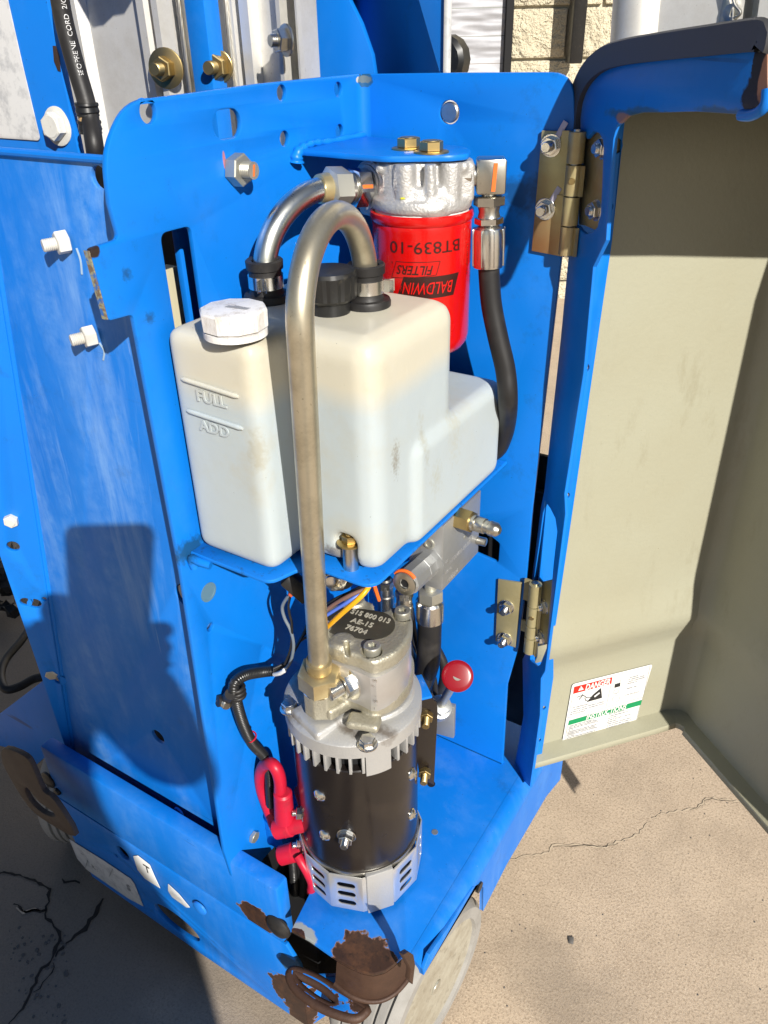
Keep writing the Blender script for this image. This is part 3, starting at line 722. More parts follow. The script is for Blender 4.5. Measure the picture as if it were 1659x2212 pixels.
# ================================================================== EQUIPMENT PLATE (B + C wings, bracket, shelf)
f2c = lambda x, y: cq(x, y, 1200, 1850, 2.074)
f7r = lambda x, y: cq(x, y, 1880, 900, 1.659)
f7b = lambda x, y: cq(x, y, 1880, 1900, 1.659)
f5m = lambda x, y: cq(x, y, 800, 2500, 1.843)
f5 = lambda x, y: cq(x, y, 600, 900, 2.074)
f3p = lambda x, y: cq(x, y, 700, 1900, 2.37)
equip = thing('equipment_plate', 'bright blue bent mounting plate behind the tank, filter and motor', 'mounting plate', (XB+.09, .55, ZD))
uB, vB = Yp, Zp
dB = lambda p: (p.y, p.z)
out = [(XB, 0)]
top1 = C(784, 160); 
ptsB = [(YC, top1.z), dB(B(773, 159)), dB(B(560, 181)), dB(B(400, 203)), (*dB(B(272, 219)), .035), (*dB(B(226, 330)), .05), dB(B(238, 440)), (*dB(B(259, 517)), .004),
        (*dB(B(194, 538)), .003), (*dB(B(236, 694)), .003), (*dB(B(288, 680)), .004), dB(B(393, 1240)), (*dB(B(486, 1843)), .004), dB(B(503, 1896)), (*dB(B(530, 1890)), .004), dB(B(564, 1862)), dB(B(620, 1800)), (YC, ZD+.01)]
hB = []
def hb(x, y, r): p = B(x, y); hB.append(circ(p.y, p.z, r)); return p
hb(321, 242, .0065)
for q in (f2(262, 578), f2(613, 557), f2(280, 863), f2(622, 818)): hb(*q, .0052)
p = B(492, 268); hB.append(slot(p.y, p.z, .028, .018))
a, b, c, d = B(347, 505), B(413, 488), B(455, 700), B(384, 760)
win = rounded([(*dB(a), .006), (*dB(b), .006), (b.y+.0, H-.31), (a.y, H-.31)]); hB.append(win)
hb(*f7(1310, 750), .0038); hb(*f3p(675, 1255), .002); hb(545, 1362, .0025) if False else None
hb(*f7(1632, 880), .002)
# chips / rust on edges
def xB(kk):
    kk.mix(kk.spot(B(*f4(575, 60)), (.02, .006, .006), .35, 120), (.03, .02, .018))
    for q in (f4(790, 215), f4(930, 485), f4(1185, 385)): kk.mix(kk.spot(B(*q), (.006, .005, .005), .9, 500, .8), (.01, .05, .13), .7)
    kk.mix(kk.spot(B(*f1(1395, 995)), (.01, .0015, .006), .15, 200), (.55, .16, .03), .7)
    kk.mix(kk.spot(C(784, 165)-Zp*.002, (.008, .008, .003), .6, 260), (.62, .55, .38), .8)
    kk.mix(kk.spot(C(790, 172), (.007, .007, .006), .5, 160), (.02, .08, .12), .8)
    kk.mix(kk.spot(B(*f7(1190, 260)), (.012, .02, .012), .8, 180, .5), (.01, .05, .09), .8)
    kk.mix(kk.spot(C(*f3(70, 1210)), (.03, .01, .018), .9, 110, .6), (.01, .06, .18), .8)
M['blueB'] = bluepaint('blue_paint_plate', .3, 0, .36, xB)
plate('left_wing', [rounded(ptsB)]+hB, Vector((XB, 0, 0)), Yp, Zp, .0045, M['blueB'], equip, bev=.0011)
# worn bare edge of the tab
mb = MB(); p0, p1 = B(194, 542), B(234, 690); obox(mb, (p0+p1)/2+Vector((-.0022, -.0006, 0)), Xp, (p0-p1), Yp, .0042, (p0-p1).length, .0012)
M['edgewear'] = mat('worn_paint_layers', (.17, .12, .08), .6); k = NT(M['edgewear']); k.mix(k.ramp(k.noise(300, 4), .45, .55), (.30, .32, .22), .8); k.mix(k.ramp(k.noise(160, 5), .52, .6), (.01, .12, .45), .9); mb.build('worn_edge', M['edgewear'], equip)
dC = lambda p: (p.x, p.z)
ptsC = [(XB, top1.z), dC(C(1000, 157)), (*dC(C(1238, 156)), .030), dC(C(1241, 272)), dC(C(1211, 563)), dC(C(1150, 1094)), dC(C(1136, 1258)), dC(C(1118, 1400)), dC(C(1095, 1480)), dC(C(1085, 1652)), (C(1085, 1652).x, ZD), (XB, ZD)]
p = C(970, 243); hC = [circ(p.x, p.z, .0085)]
win = [C(1034, 1130), C(1058, 1136), C(1062, 1160), C(1079, 1174), C(1076, 1216), C(1030, 1196), C(1000, 1180), C(1000, 1120)]
hC.append(rounded([(q.x, q.z, .003) for q in win]))
for q in ((930, 262), (925, 1800)): pass
plate('right_wing', [rounded(ptsC)]+hC, Vector((0, YC, 0)), Xp, Zp, .0045, M['blueB'], equip, bev=.0011)
mb = MB(); lathe(mb, p+Yp*.003, (0, -1, 0), [(0, .0075), (.002, .0075), (.003, .0066)], 24); mb.build('rivet', M['steel'], equip)
# bend radius in the inner corner
mb = MB(); R = .008; prof = []
pts = [Vector((XB+R-R*math.cos(t), YC-R+R*math.sin(t), 0)) for t in [math.pi/2*i/6 for i in range(7)]]
vs = [(q.x, q.y, z) for z in (ZD, top1.z-.0008) for q in pts]+[(XB, YC, z) for z in (ZD, top1.z-.0008)]
mb.add(vs, [(i, i+1, 8+i, 7+i) for i in range(6)]+[(14, 0, 7, 15), (6, 14, 15, 13), tuple([14]+list(range(0, 7))), tuple([15]+list(range(13, 6, -1)))]); mb.build('bend_fillet', M['blueB'], equip)
# post and pale board seen through the window
mb = MB(); xw = XB-.03
box(mb, (xw-.006, onX(*f4(1110, 0), xw).y, H-.42), (xw, onX(*f4(1110, 0), xw).y+.035, top1.z-.07), .001); mb.build('inner_post', M['blueB'], equip)
mb = MB(); box(mb, (XB-.007, a.y+.062, H-.42), (XB-.0046, YC-.01, top1.z-.06)); mb.build('inner_stiffener', M['blueB'], equip)
mb = MB(); xw = XB-.055; q = [onX(*f4(1022, 190), xw), onX(*f4(1090, 175), xw)]
box(mb, (xw-.012, q[0].y, H-.6), (xw, q[1].y+.003, q[0].z)); M['board'] = mat('pale_wood_batten', (.66, .62, .44), .7); k = NT(M['board']); k.mix(k.ramp(k.noise(40, 5, .6, (1, 1, .05)), .5, .7), (.5, .44, .28), .6)
tag(mb.build('wood_batten', M['board']), 'pale wooden batten glimpsed through the slot in the blue plate', 'batten')
mb = MB(); box(mb, (-.36, .668, H-.56), (-.235, .672, H-.36)); mb.build('dark_backing', M['dark'], equip)  # dark sheet added so the cut-out reads black instead of sunlit ground
mb = MB(); box(mb, (XB-.16, .40, H-.5), (XB-.15, .62, top1.z-.06)); mb.build('dark_backing', M['dark'], equip)  # second dark sheet, added to keep the slot in the left wing black
# nut, marks
nb = B(*f1(1455, 1055)); nut(equip, nb, (1, -.0, .02), .0108, M['nickel'], h=.0095, stud=.0085, studr=.0058)
o = None
mb = MB(); p = B(*f1(1515, 1075)); obox(mb, nb+Vector((.0182, .0, .0004)), Yp, Zp+Yp*.2, Xp, .0014, .0075, .0004); mb.build('paint_mark', M['orange'], equip)
mb = MB(); p = B(450, 1279); lathe(mb, p, Xp, [(0, .0085), (.0006, .0085), (.0006, .0068), (.0002, .0066)], 24); M['ringwear'] = mat('washer_mark', (.10, .20, .28), .5); mb.build('washer_mark', M['ringwear'], equip)
hexbolt(equip, B(546, 1806), (1, 0, 0), .0065, M['nickel'], h=.004)
# second lug behind the foot of the left wing
mb = MB(); box(mb, (XB+.0, B(585, 1830).y-.004, ZD+.001), (XB+.022, B(585, 1830).y+.03, ZD+.05), .001); mb.build('foot_lug', M['blueB'], equip)
# filter bracket: horizontal round-ended shelf welded into the corner
ZB = H-.0775
bz = lambda x, y: onZ(x, y, ZB)
yl_ = onX(640, 336, XB).y; pts = [(XB, yl_, 0), (XB, YC-.001, 0), (bz(1006, 316).x, min(YC-.001, bz(1006, 316).y), .0), (*bz(1017, 322)[:2], .008), (*bz(1013, 331)[:2], .010), (*bz(975, 335)[:2], .02), (*bz(830, 337)[:2], .02)]
plate('filter_bracket', [rounded([(float(p[0]), float(p[1]), p[2]) for p in pts])], Vector((0, 0, ZB)), Xp, Yp, .0045, M['blueB'], equip, bev=.0016)
mb = MB(); sweep(mb, catmull([Vector((XB+.002, yl_-.003, ZB-.009)), Vector((XB+.003, yl_-.001, ZB-.002)), Vector((XB+.003, yl_+.015, ZB+.002)), Vector((XB+.003, yl_+.04, ZB+.001)), Vector((XB+.004, YC-.004, ZB+.001))], 8), lambda i, n: .0058-.0032*min(1, i/14)+.0006*math.sin(i*1.7), 10)
mb.build('weld_bead', M['blueB'], equip, 60)
for q in ((883, 322), (932, 330)): hexbolt(equip, onZ(*q, ZB), Zp, .0085, M['goldnut'], h=.0065, washer=.0125)
# tank shelf with its narrow lip
pts = [(XB, .3535, .001), (-.330, .3535, .012), (-.323, .376, .006), (-.306, .386, .008), (-.2615, .386, .014), (-.2615, .42), (-.2615, YC-.001), (XB, YC-.001)]
plate('tank_shelf', [rounded(pts)], Vector((0, 0, ZS+.001)), Xp, Yp, .0035, bluepaint('blue_paint_shelf', .8, 0, .5, lambda kk: kk.mix(kk.ramp(kk.noise(200, 5), .58, .70), (.02, .05, .08), .5)), equip, bev=.0012)
mb = MB(); sweep(mb, catmull([Vector((XB+.004, .352, ZS-.012)), Vector((XB+.003, .351, ZS-.003)), Vector((XB+.012, .352, ZS-.004)), Vector((XB+.02, .354, ZS-.005))], 6), .0035, 8); mb.build('weld_bead', M['blueB'], equip, 60)

# ================================================================== CHASSIS
def xr(kk):
    # rust patches on the deck nose, tongue and corner: bare corroded steel under lost paint
    f6 = lambda x, y: cq(x, y, 900, 2940, 1.659)
    z = ZD
    rusty(kk, kk.math('MAXIMUM', kk.spot(onZ(*f6(770, 1090), z)+Vector((0, -.004, 0)), (.030, .030, .02), .6, 60, .12, 8), kk.spot(onZ(*f6(880, 1130), z), (.022, .016, .02), .5, 90, .12, 8)))
    kk.mix(kk.spot(onZ(*f6(380, 930), z), (.018, .010, .01), .5, 110, .15), (.45, .42, .22), .7)
    rusty(kk, kk.spot(onZ(*f6(345, 960), z), (.012, .010, .02), .45, 110, .08))
    rusty(kk, kk.spot(onY(*f6(110, 830), .335), (.026, .01, .018), .6, 60, .12, 8))
    rusty(kk, kk.math('MAXIMUM', kk.spot(onY(*f6(300, 1290), .335), (.028, .03, .028), .8, 50, .12, 8), kk.spot(onY(*f6(360, 1420), .335), (.018, .03, .030), .8, 50, .12, 8)))
    kk.mix(kk.spot(onY(*f6(330, 1150), .335), (.02, .03, .016), .8, 60, .1), (.02, .06, .08), .8)
M['blueCh'] = bluepaint('blue_paint_chassis', .55, .28, .42, xr)
f6 = lambda x, y: cq(x, y, 900, 2940, 1.659)
XR = -.205
dz = lambda x, y: onZ(x, y, ZD)[:2]
nose = [dz(*f6(*q)) for q in ((320, 905), (430, 965), (520, 1030), (600, 1085), (680, 1130), (760, 1165), (830, 1178), (900, 1160), (950, 1125), (1000, 1080), (1030, 1045))]
nose = [(float(a), float(b)) for a, b in nose]
rb = .016
outl = nose+[(XR-rb, nose[-1][1]-.002), (XR-rb, .70), (-.40, .70), (-.40, YC+.01), (XB+.01, .405)]+[(float(q[0]), float(q[1])) for q in (dz(*f6(425, 560)), dz(*f6(452, 640)), dz(*f6(405, 735)))]
M['deckmat'] = M['blueCh']
plate('deck', [[Vector(p) for p in outl]], Vector((0, 0, ZD)), Xp, Yp, .005, M['blueCh'], ch, bev=.0008)
# rounded shoulder and side skirt with its wheel arch
mb = MB(); y0, y1 = nose[-1][1]-.002, .70
pts = [Vector((XR-rb+rb*math.sin(t), 0, ZD-rb+rb*math.cos(t))) for t in [math.pi/2*i/8 for i in range(9)]]
vs = [(q.x, y, q.z) for y in (y0, y1) for q in pts]+[((q.x-(XR-rb))*.7+(XR-rb), y, (q.z-(ZD-rb))*.7+(ZD-rb)) for y in (y0, y1) for q in pts]
n9 = 9; fs = [(i, i+1, n9+i+1, n9+i) for i in range(8)]+[(18+i, 18+i+1, 27+i+1, 27+i) for i in range(8)]+[(i, i+1, 19+i, 18+i) for i in range(8)]+[(9+i, 10+i, 28+i, 27+i) for i in range(8)]
mb.add(vs, fs); mb.build('deck_shoulder', M['blueCh'], ch, 50)
sk = lambda x, y: onX(x, y, XR)
zsh = ZD-rb
arch = [sk(*f6(1085, 1240)), sk(*f6(1180, 1060)), sk(*f6(1290, 900)), sk(*f6(1400, 720)), sk(*f6(1450, 640)), sk(*f6(1490, 615)), sk(*f6(1515, 640)), sk(*f6(1512, 790)), sk(*f6(1659, 500)), sk(1180, 1720)]
ap = [(q.y, q.z) for q in arch]
zlow = ap[7][1]
outl = [(y0, zsh), (y0, ap[0][1])]+[a for a in ap]+[(.70, ap[-1][1]-.01), (.70, zsh)]
outl = [(y0+.0, zsh), (y0, arch[0].z-.004)]+[(q.y, q.z) for q in arch[1:]]+[(.72, arch[-1].z-.02), (.72, zsh)]
plate('side_skirt', [[Vector(p) for p in outl]], Vector((XR, 0, 0)), Yp, Zp, .004, M['blueCh'], ch, bev=.0006)
mb = MB(); lathe(mb, sk(*f6(1485, 640))-Xp*.001, Xp, [(0, .006), (.003, .006)], 16); mb.build('arch_plug', M['plastic'], ch)
hp = onZ(*f6(1212, 300), ZD); mb = MB(); lathe(mb, hp, Zp, [(-.001, .0035), (.0004, .0035)], 14); mb.build('deck_plug', M['nickel'], ch)
hp = onZ(*f6(1190, 0), ZD); mb = MB(); lathe(mb, hp, Zp, [(-.001, .0045), (.0005, .0045)], 14); mb.build('deck_plug', M['dark'], ch)
# curved rusty bumper strap under the nose, with a turned-up right end
M['nose'] = metalm('rust_brown_strap', (.060, .030, .019), .55, .6, (.12, .06, .035), 150, .8, metal=.2, bd=.0006)
path = [Vector((a, b-.001, ZD-.034)) for a, b in nose[3:]]
path = [onZ(*f6(590, 1215), ZD-.04), onZ(*f6(690, 1290), ZD-.042), onZ(*f6(790, 1325), ZD-.044), onZ(*f6(880, 1320), ZD-.044), onZ(*f6(960, 1280), ZD-.042), onZ(*f6(1020, 1220), ZD-.036), onZ(*f6(1055, 1170), ZD-.03)]
P = catmull(path, 6); mb = MB(); vs = []; 
topz = [ZD-.006]*len(P)
m = len(P)
for i, q in enumerate(P):
    t = (P[min(i+1, m-1)]-P[max(i-1, 0)]).normalized(); s = Vector((t.y, -t.x, 0)).normalized()
    nx = [Vector((a, b, 0)) for a, b in nose]; tt = i/(m-1)*(len(nx)-4)+3; j = min(int(tt), len(nx)-2); up = nx[j].lerp(nx[j+1], tt-j)
    for w_, qq in ((0, Vector((q.x, q.y, q.z-.006))), (0, Vector((up.x, up.y, ZD-.0055)))):
        vs += [qq+s*.0, qq-s*.004]
fs = []
for i in range(m-1):
    a = 4*i; b = a+4; fs += [(a, b, b+2, a+2), (a+1, a+3, b+3, b+1), (a, a+1, b+1, b), (a+2, b+2, b+3, a+3)]
fs += [(0, 2, 3, 1), (4*m-4, 4*m-3, 4*m-1, 4*m-2)]
mb.add(vs, fs); mb.build('bumper_strap', M['nose'], ch, 50)
mb = MB(); sweep(mb, [p+Vector((0, -.0005, -.006)) for p in P], .0028, 8); mb.build('strap_edge', M['nose'], ch, 60)
p = onZ(*f6(1060, 1130), ZD-.02); 
plate('strap_tab', [rounded([(q.y, q.z) for q in (sk(*f6(1010, 1060)), sk(*f6(1045, 1040)), sk(*f6(1075, 1060)), sk(*f6(1085, 1120)), sk(*f6(1070, 1245)), sk(*f6(1050, 1215)), sk(*f6(1058, 1150)))])], Vector((XR+.001, 0, 0)), Yp, Zp, .005, M['nose'], ch)
# black web inside the nose and the blue vertical fin left of it
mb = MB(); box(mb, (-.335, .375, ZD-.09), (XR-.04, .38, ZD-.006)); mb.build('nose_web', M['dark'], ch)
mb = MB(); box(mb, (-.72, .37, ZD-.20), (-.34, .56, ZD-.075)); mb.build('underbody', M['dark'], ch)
mb = MB(); box(mb, (-.75, .372, ZD-.07), (XB+.001, .45, ZD-.06)); mb.build('dark_floor', M['dark'], ch)  # near-black sheet added to keep the gap behind the rail dark
# side rail
YF = .335
zt_ = onY(350, 1778, YF).z; zb_ = onY(200, 1773, YF).z
zt_ = (onY(187, 1676, YF).z+onY(493, 1858, YF).z)/2
zb_ = (onY(98, 1709, YF).z+onY(298, 1832, YF).z)/2
xend = onY(606, 1990, YF).x
mb = MB(); box(mb, (-.700, YF, zb_), (xend, YF+.018, zt_), .0035); mb.build('side_rail', M['blueCh'], ch)
M['labelsdark'] = M['dark']
for q, r in ((f0(505, 1170), .0115), (f0(605, 1290), .005)):
    p = onY(*q, YF); mb = MB(); lathe(mb, p+Yp*.001, (0, -1, 0), [(0, r), (.0028, r), (.0045, r*.72), (.005, r*.2)], 24); mb.build('rail_plug', M['plastic'], ch)
p = onY(*f6(240, 885), YF); mb = MB(); lathe(mb, p+Yp*.001, (0, -1, 0), [(0, .0145), (.002, .0145), (.005, .012), (.007, .006), (.0073, .001)], 28); mb.build('rail_plug', M['rubber'], ch)
# rust chip on the rail's front edge near the plug is in the paint; a dark joint below the rail
mb = MB(); box(mb, (-.70, YF+.004, zb_-.004), (xend-.002, YF+.014, zb_+.001)); mb.build('rail_joint', M['dark'], ch)
# lower apron
lo = [onY(*f8(*q), YF) for q in ((420, 500), (640, 800), (900, 970), (1120, 1110), (1270, 1250), (1659, 1530))]
lowx = [(p.x, p.z) for p in lo]
cr = [onY(*f6(*q), YF) for q in ((330, 1493), (420, 1590))]
poly = [(-.665, zb_-.005)]+[(a, b) for a, b in lowx[0:1]]+[(-.66, .048), (-.40, .040), (-.335, .050), (-.335, zb_-.05), (xend, zb_-.005)]
ap0 = onY(*f0(560, 1400), YF); ap1 = onY(*f0(740, 1780), YF)
poly = [(ap0.x, zb_-.005), (ap1.x, ap1.z), (ap1.x+.015, .046), (-.50, .042), (-.335, .045), (-.335, zb_-.03), (xend, zb_-.005)]
ov = [onY(*f8(*q), YF) for q in ((945, 905), (1240, 1170))]; oc = (ov[0]+ov[1])/2
holes = [circ(oc.x, oc.z, (ov[1]-ov[0]).length*.48, 26, .018, math.atan2(ov[1].z-ov[0].z, ov[1].x-ov[0].x)*.25)]
p = onY(*f0(1258, 1950), YF); holes.append(circ(p.x, p.z, .0105)); p = onY(*f0(1190, 1975), YF); holes.append(circ(p.x, p.z, .003))
plate('apron', [[Vector(a) for a in poly]]+holes, Vector((0, YF+.002, 0)), Xp, Zp, .005, M['blueCh'], ch, bev=.001)
p = onY(*f8(1245, 935), YF); mb = MB(); lathe(mb, p, (0, -1, 0), [(0, .0095), (.002, .009), (.0035, .005), (.0038, .001)], 20); mb.build('paint_capped_bolt', M['blueCh'], ch)
p = onY(*f8(1115, 340), YA-.004); mb = MB(); lathe(mb, p, (0, -1, 0), [(0, .007), (.002, .0065), (.003, .003)], 20); mb.build('paint_capped_bolt', M['blueB'], ch)
# corner return of the apron below the nose, tie-down ring
cx0 = onY(*f6(360, 1493), YF)
pl = [onN(*f6(*q), onY(*f6(385, 1400), YF), (.55, -.84, 0)) for q in ((350, 1330), (530, 1400), (405, 1490))]
plate('corner_return', [[Vector((0, zb_-.05)), Vector((.05, zb_-.085)), Vector((.055, .06)), Vector((0, .044))]], Vector((-.335, YF+.002, 0)), (.55, .84, 0), Zp, .005, M['blueCh'], ch)
zr = ZD-.062
ring = [onZ(*f6(*q), zr) for q in ((310, 1170), (345, 1150), (480, 1200), (620, 1290), (770, 1380), (775, 1405), (720, 1440), (620, 1420), (480, 1360), (350, 1260))]
hole = [onZ(*f6(*q), zr) for q in ((335, 1165), (400, 1190), (520, 1255), (600, 1330), (600, 1372), (540, 1365), (430, 1300), (350, 1225))]
hole = [Vector((float(p.x), float(p.y))) for p in catmull(hole, 4, True)]; rg = [Vector((float(p.x), float(p.y))) for p in catmull(ring, 4, True)]
def xring(kk): rusty(kk, kk.ramp(kk.noise(42, 6, .7), .52, .56))
M['ring'] = bluepaint('blue_paint_rusting', .6, .2, .5, xring)
plate('tie_down_ring', [rg, hole], Vector((0, 0, zr)), Xp, Yp, .009, M['ring'], ch, bev=.0015)
mb = MB(); E = [Vector((q.x, q.y, zr-.0045)) for q in rg]; E.append(E[0]); sweep(mb, E, .0052, 8); mb.build('ring_edge', M['nose'], ch, 60)
mb = MB(); E = [Vector((q.x, q.y, zr-.0045)) for q in hole]; E.append(E[0]); sweep(mb, E, .0046, 8); mb.build('ring_edge', M['nose'], ch, 60)
# brown tongue bracket at the far left with its slot
tb = [onY(*f0(*q), .30) for q in ((40, 850), (250, 930), (340, 1060), (440, 1290), (560, 1390), (780, 1760), (500, 1620), (300, 1460), (100, 1150), (10, 950))]
th = [onY(*f0(*q), .30) for q in ((255, 1280), (290, 1265), (400, 1400), (550, 1510), (560, 1560), (440, 1520), (310, 1400))]
M['brown'] = metalm('dark_brown_corroded_plate', (.075, .052, .038), .6, .5, (.03, .022, .018), 120, .5, metal=0)
plate('pivot_bracket', [[Vector((p.x, p.z)) for p in catmull(tb, 3, True)], [Vector((p.x, p.z)) for p in catmull(th, 3, True)]], Vector((0, .30, 0)), Xp, Zp, .006, M['brown'], ch)
# labels on the apron
yl = YF+.0006
def lab(name, pts, m, par=ch, y=yl): return plate(name, [[Vector((p.x, p.z)) for p in [onY(*f8(*q), y) for q in pts]]], Vector((0, y, 0)), Xp, Zp, .0006, m, par, bev=.0001)
l1 = lab('serial_label', ((430, 510), (640, 640), (810, 755), (835, 790), (890, 927), (800, 880), (540, 700), (480, 630)), M['labelgrey'])
l2 = lab('instruction_label', ((828, 615), (855, 612), (930, 670), (960, 740), (995, 815), (900, 755), (855, 700)), M['label'])
l3 = lab('torn_label', ((1045, 790), (1110, 850), (1180, 935), (1160, 935), (1070, 870), (1045, 830)), M['labelgrey'])
a, b = onY(*f8(640, 660), yl), onY(*f8(700, 730), yl)
for s, q, sz in (('S', (800, 815), .016), ('--', (510, 600), .008), ('K :', (590, 690), .010)):
    p = onY(*f8(*q), yl-.0006); text('lettering', s, sz, p, Xp, Zp, M['ltext'], l1, extr=.0001)
for q in (((545, 640), (530, 690)), ((700, 695), (680, 740))):
    a, b = onY(*f8(*q[0]), yl-.0008), onY(*f8(*q[1]), yl-.0008); mb = MB(); sweep(mb, [a, b], .0004, 4); mb.build('label_line', M['ltext'], l1)
p = onY(*f8(915, 700), yl-.0006); text('lettering', 'T', .018, p, Xp, Zp, M['lblack'], l2, extr=.0001)
a, b = onY(*f8(850, 640), yl-.0008), onY(*f8(950, 690), yl-.0008)

# ================================================================== WHEELS
def wheel(label, c, axis, r, w):
    t = thing('wheel', label, 'wheel', (c.x, c.y, c.z-r), 'small grey solid wheels of the lift')
    prof = []
    g = 5
    prof = [(-w/2+.006, r*.78), (-w/2, r*.80), (-w/2, r*.93), (-w/2+.006, r*.985)]
    for i in range(g):
        x0 = -w/2+.010+(w-.020)*i/g; x1 = -w/2+.010+(w-.020)*(i+1)/g
        prof += [(x0, r), (x1-.004, r), (x1-.003, r-.004), (x1-.001, r-.004)]
    prof += [(w/2-.010, r), (w/2-.006, r*.985), (w/2, r*.93), (w/2, r*.80), (w/2-.006, r*.78)]
    mb = MB(); lathe(mb, c, axis, prof, 56, caps=False)
    tag(mb.build('tyre', M['tyre'], t, 30))
    mb = MB(); h = w/2
    lathe(mb, c, axis, [(-h+.004, r*.80), (-h+.012, r*.70), (-h+.016, r*.3), (-h+.006, r*.28), (h-.006, r*.28), (h-.016, r*.3), (h-.012, r*.70), (h-.004, r*.80)], 48)
    rim = mb.build('rim', M['rim'], t)
    a = V3(axis).normalized(); u, v, _ = frame(a)
    hexbolt(t, c+a*(h-.012), a, .009, M['nickel'], h=.008, washer=.014)
    for k in range(4):
        hexbolt(t, c+a*(h-.014)+u*(r*.5*math.cos(k*1.571+.5))+v*(r*.5*math.sin(k*1.571+.5)), a, .0045, M['goldnut'], h=.004)
    return t
wheel('scuffed grey front wheel under the rusty right nose of the chassis', Vector((-.259, .425, .098)), (1, -.06, -.02), .097, .078)
wheel('shaded grey wheel behind the brown bracket at lower left', onZ(128, 1722, .085)+Vector((.012, .045, 0)), (1, .45, 0), .085, .07)
# ================================================================== HYDRAULIC TANK
TZ = H-.342
k = NT(M['tankp'])
lvl = zat(-.36, .357, 855)
sepz = k.n('ShaderNodeSeparateXYZ'); k.l(k.pos, sepz.inputs[0])
zz = k.math('ADD', sepz.outputs[2], k.math('MULTIPLY', k.math('SUBTRACT', k.noise(14, 3), .5), .016))
k.mix(k.ramp(zz, lvl+.008, lvl-.010), (.46, .515, .53), 1)                       # fluid seen through the wall
k.mix(k.math('MULTIPLY', k.ramp(k.noise(24, 6, .7), .48, .75), k.ramp(k.noise(6, 2), .4, .6)), (.46, .40, .26), .45)
def _st(px, X, Y, rad, col, amt, nz=.9, nsc=150, soft=.6): k.mix(k.spot((X, Y, zat(X, Y, px)), rad, nz, nsc, soft), col, amt)
_st(960, -.262, .455, (.01, .006, .030), (.34, .31, .2), .4, 1.1, 300, .9)
_st(990, -.264, .42, (.008, .006, .016), (.20, .16, .10), .6, 1.2, 420, .8)
_st(1030, -.262, .47, (.01, .012, .020), (.38, .35, .22), .4, 1.1, 300, .9)
_st(940, -.262, .50, (.01, .014, .030), (.42, .38, .24), .35, 1.1, 300, .9)
_st(1190, -.30, .40, (.012, .012, .012), (.12, .08, .05), .7, .9, 260, .5)
_st(1150, -.285, .40, (.03, .02, .02), (.5, .46, .33), .5, .6, 60, .8)
_st(980, -.335, .36, (.008, .01, .018), (.36, .32, .22), .5, .9, 200, .6)
k.mix(k.spot((-.335, .385, H-.17), (.03, .02, .012), .7, 60, .8), (.30, .26, .17), .6)
k.mix(k.ramp(k.noise(380, 2), .775, .79), (.05, .04, .03), .9)
k.relief(k.noise(420, 3), .0002, .3); k.relief(k.noise(22, 3), .003, .25)
tank = thing('hydraulic_tank', 'milky white moulded reservoir with FULL and ADD marks and three necks', 'tank', (-.33, .47, TZ))
mb = MB()
box(mb, (-.4065, .360, TZ), (-.330, .500, H-.168), .008)
box(mb, (-.392, .393, TZ), (-.262, .508, H-.166), .013)
box(mb, (-.402, .44, TZ), (-.2572, .5885, H-.254), .009)
box(mb, (-.40, .40, TZ), (-.34, .588, H-.30), .01)
cut = MB(); bp = onZ(757, 1187, TZ+.014)
lathe(cut, (bp.x, bp.y-.004, TZ-.01), Zp, [(0, .0085), (.024, .0085), (.034, .010), (.040, .006)], 20)
box(cut, (bp.x-.0065, bp.y-.03, TZ-.01), (bp.x+.0065, bp.y, TZ+.018), .002)
fused('shell', mb, M['tankp'], tank, .0022, 9, cut, .5)
# foot pads either side of the bolt
yf = .360-.0006
for (x0, y0), (x1, y1) in ((f5(170, 1078), f5(612, 1220)), (f5(212, 1325), f5(645, 1468))):
    a, b = onY(x0, y0, yf), onY(x1, y1, yf); mb = MB(); sweep(mb, catmull([a, a.lerp(b, .5), b], 6), lambda i, n: .0018*(1 if 0 < i < n-1 else .6), 10); mb.build('level_bar', M['tankp'], tank, 60)
for s, q in (('FULL', f5(400, 1238)), ('ADD', f5(425, 1470))):
    p = onY(*q, yf); text('raised_lettering', s, .0112, p, Xp, Zp, M['tankp'], tank, extr=.0005, off=.0003, sx=1.12)
# octagonal white cap
cp = onZ(514, 735, H-.168); cp = Vector((-.360, .392, H-.170))
cp = onZ(510, 722, H-.166)
mb = MB(); lathe(mb, cp, Zp, [(0, .0205), (.004, .0205), (.0045, .0185), (.006, .0185)], 32); nk = mb.build('neck', M['white'], tank)
mb = MB(); n8 = 10
vs = []
rr = random.Random(4); rot = .2
prof = [(.005, .0205), (.0055, .0212), (.016, .0216), (.0172, .0206)]
lathe(mb, cp, Zp, prof, n8, rot); lathe(mb, cp+Zp*.0172, Zp, [(0, .0195), (.0004, .018)], 24)
cap = mb.build('filler_cap', M['white'], tank)
p = cp+Zp*.0178+Vector((.004, -.001, 0)); 
for i in range(22):
    mb = MB(); obox(mb, p+Vector((-.008+.0007*i, 0, 0)), Xp, Yp, Zp, .0003 if i % 3 else .0005, .005, .0001); mb.build('barcode_line', M['ltext'], cap) if i < 0 else None
mb = MB()
for i in range(24): obox(mb, p+Vector((-.008+.00068*i, (.0001*i), 0)), Xp, Yp, Zp, .00022 if i % 3 else .0004, .0042, .0001)
mb.build('barcode', M['ltext'], cap)
text('lettering', '74805116', .0024, p+Vector((0, .0032, 0)), Xp, Yp, M['ltext'], cap, extr=.00005)
a = math.radians(-62); dn = Vector((math.cos(a), math.sin(a), 0)); tt = Vector((-dn.y, dn.x, 0))
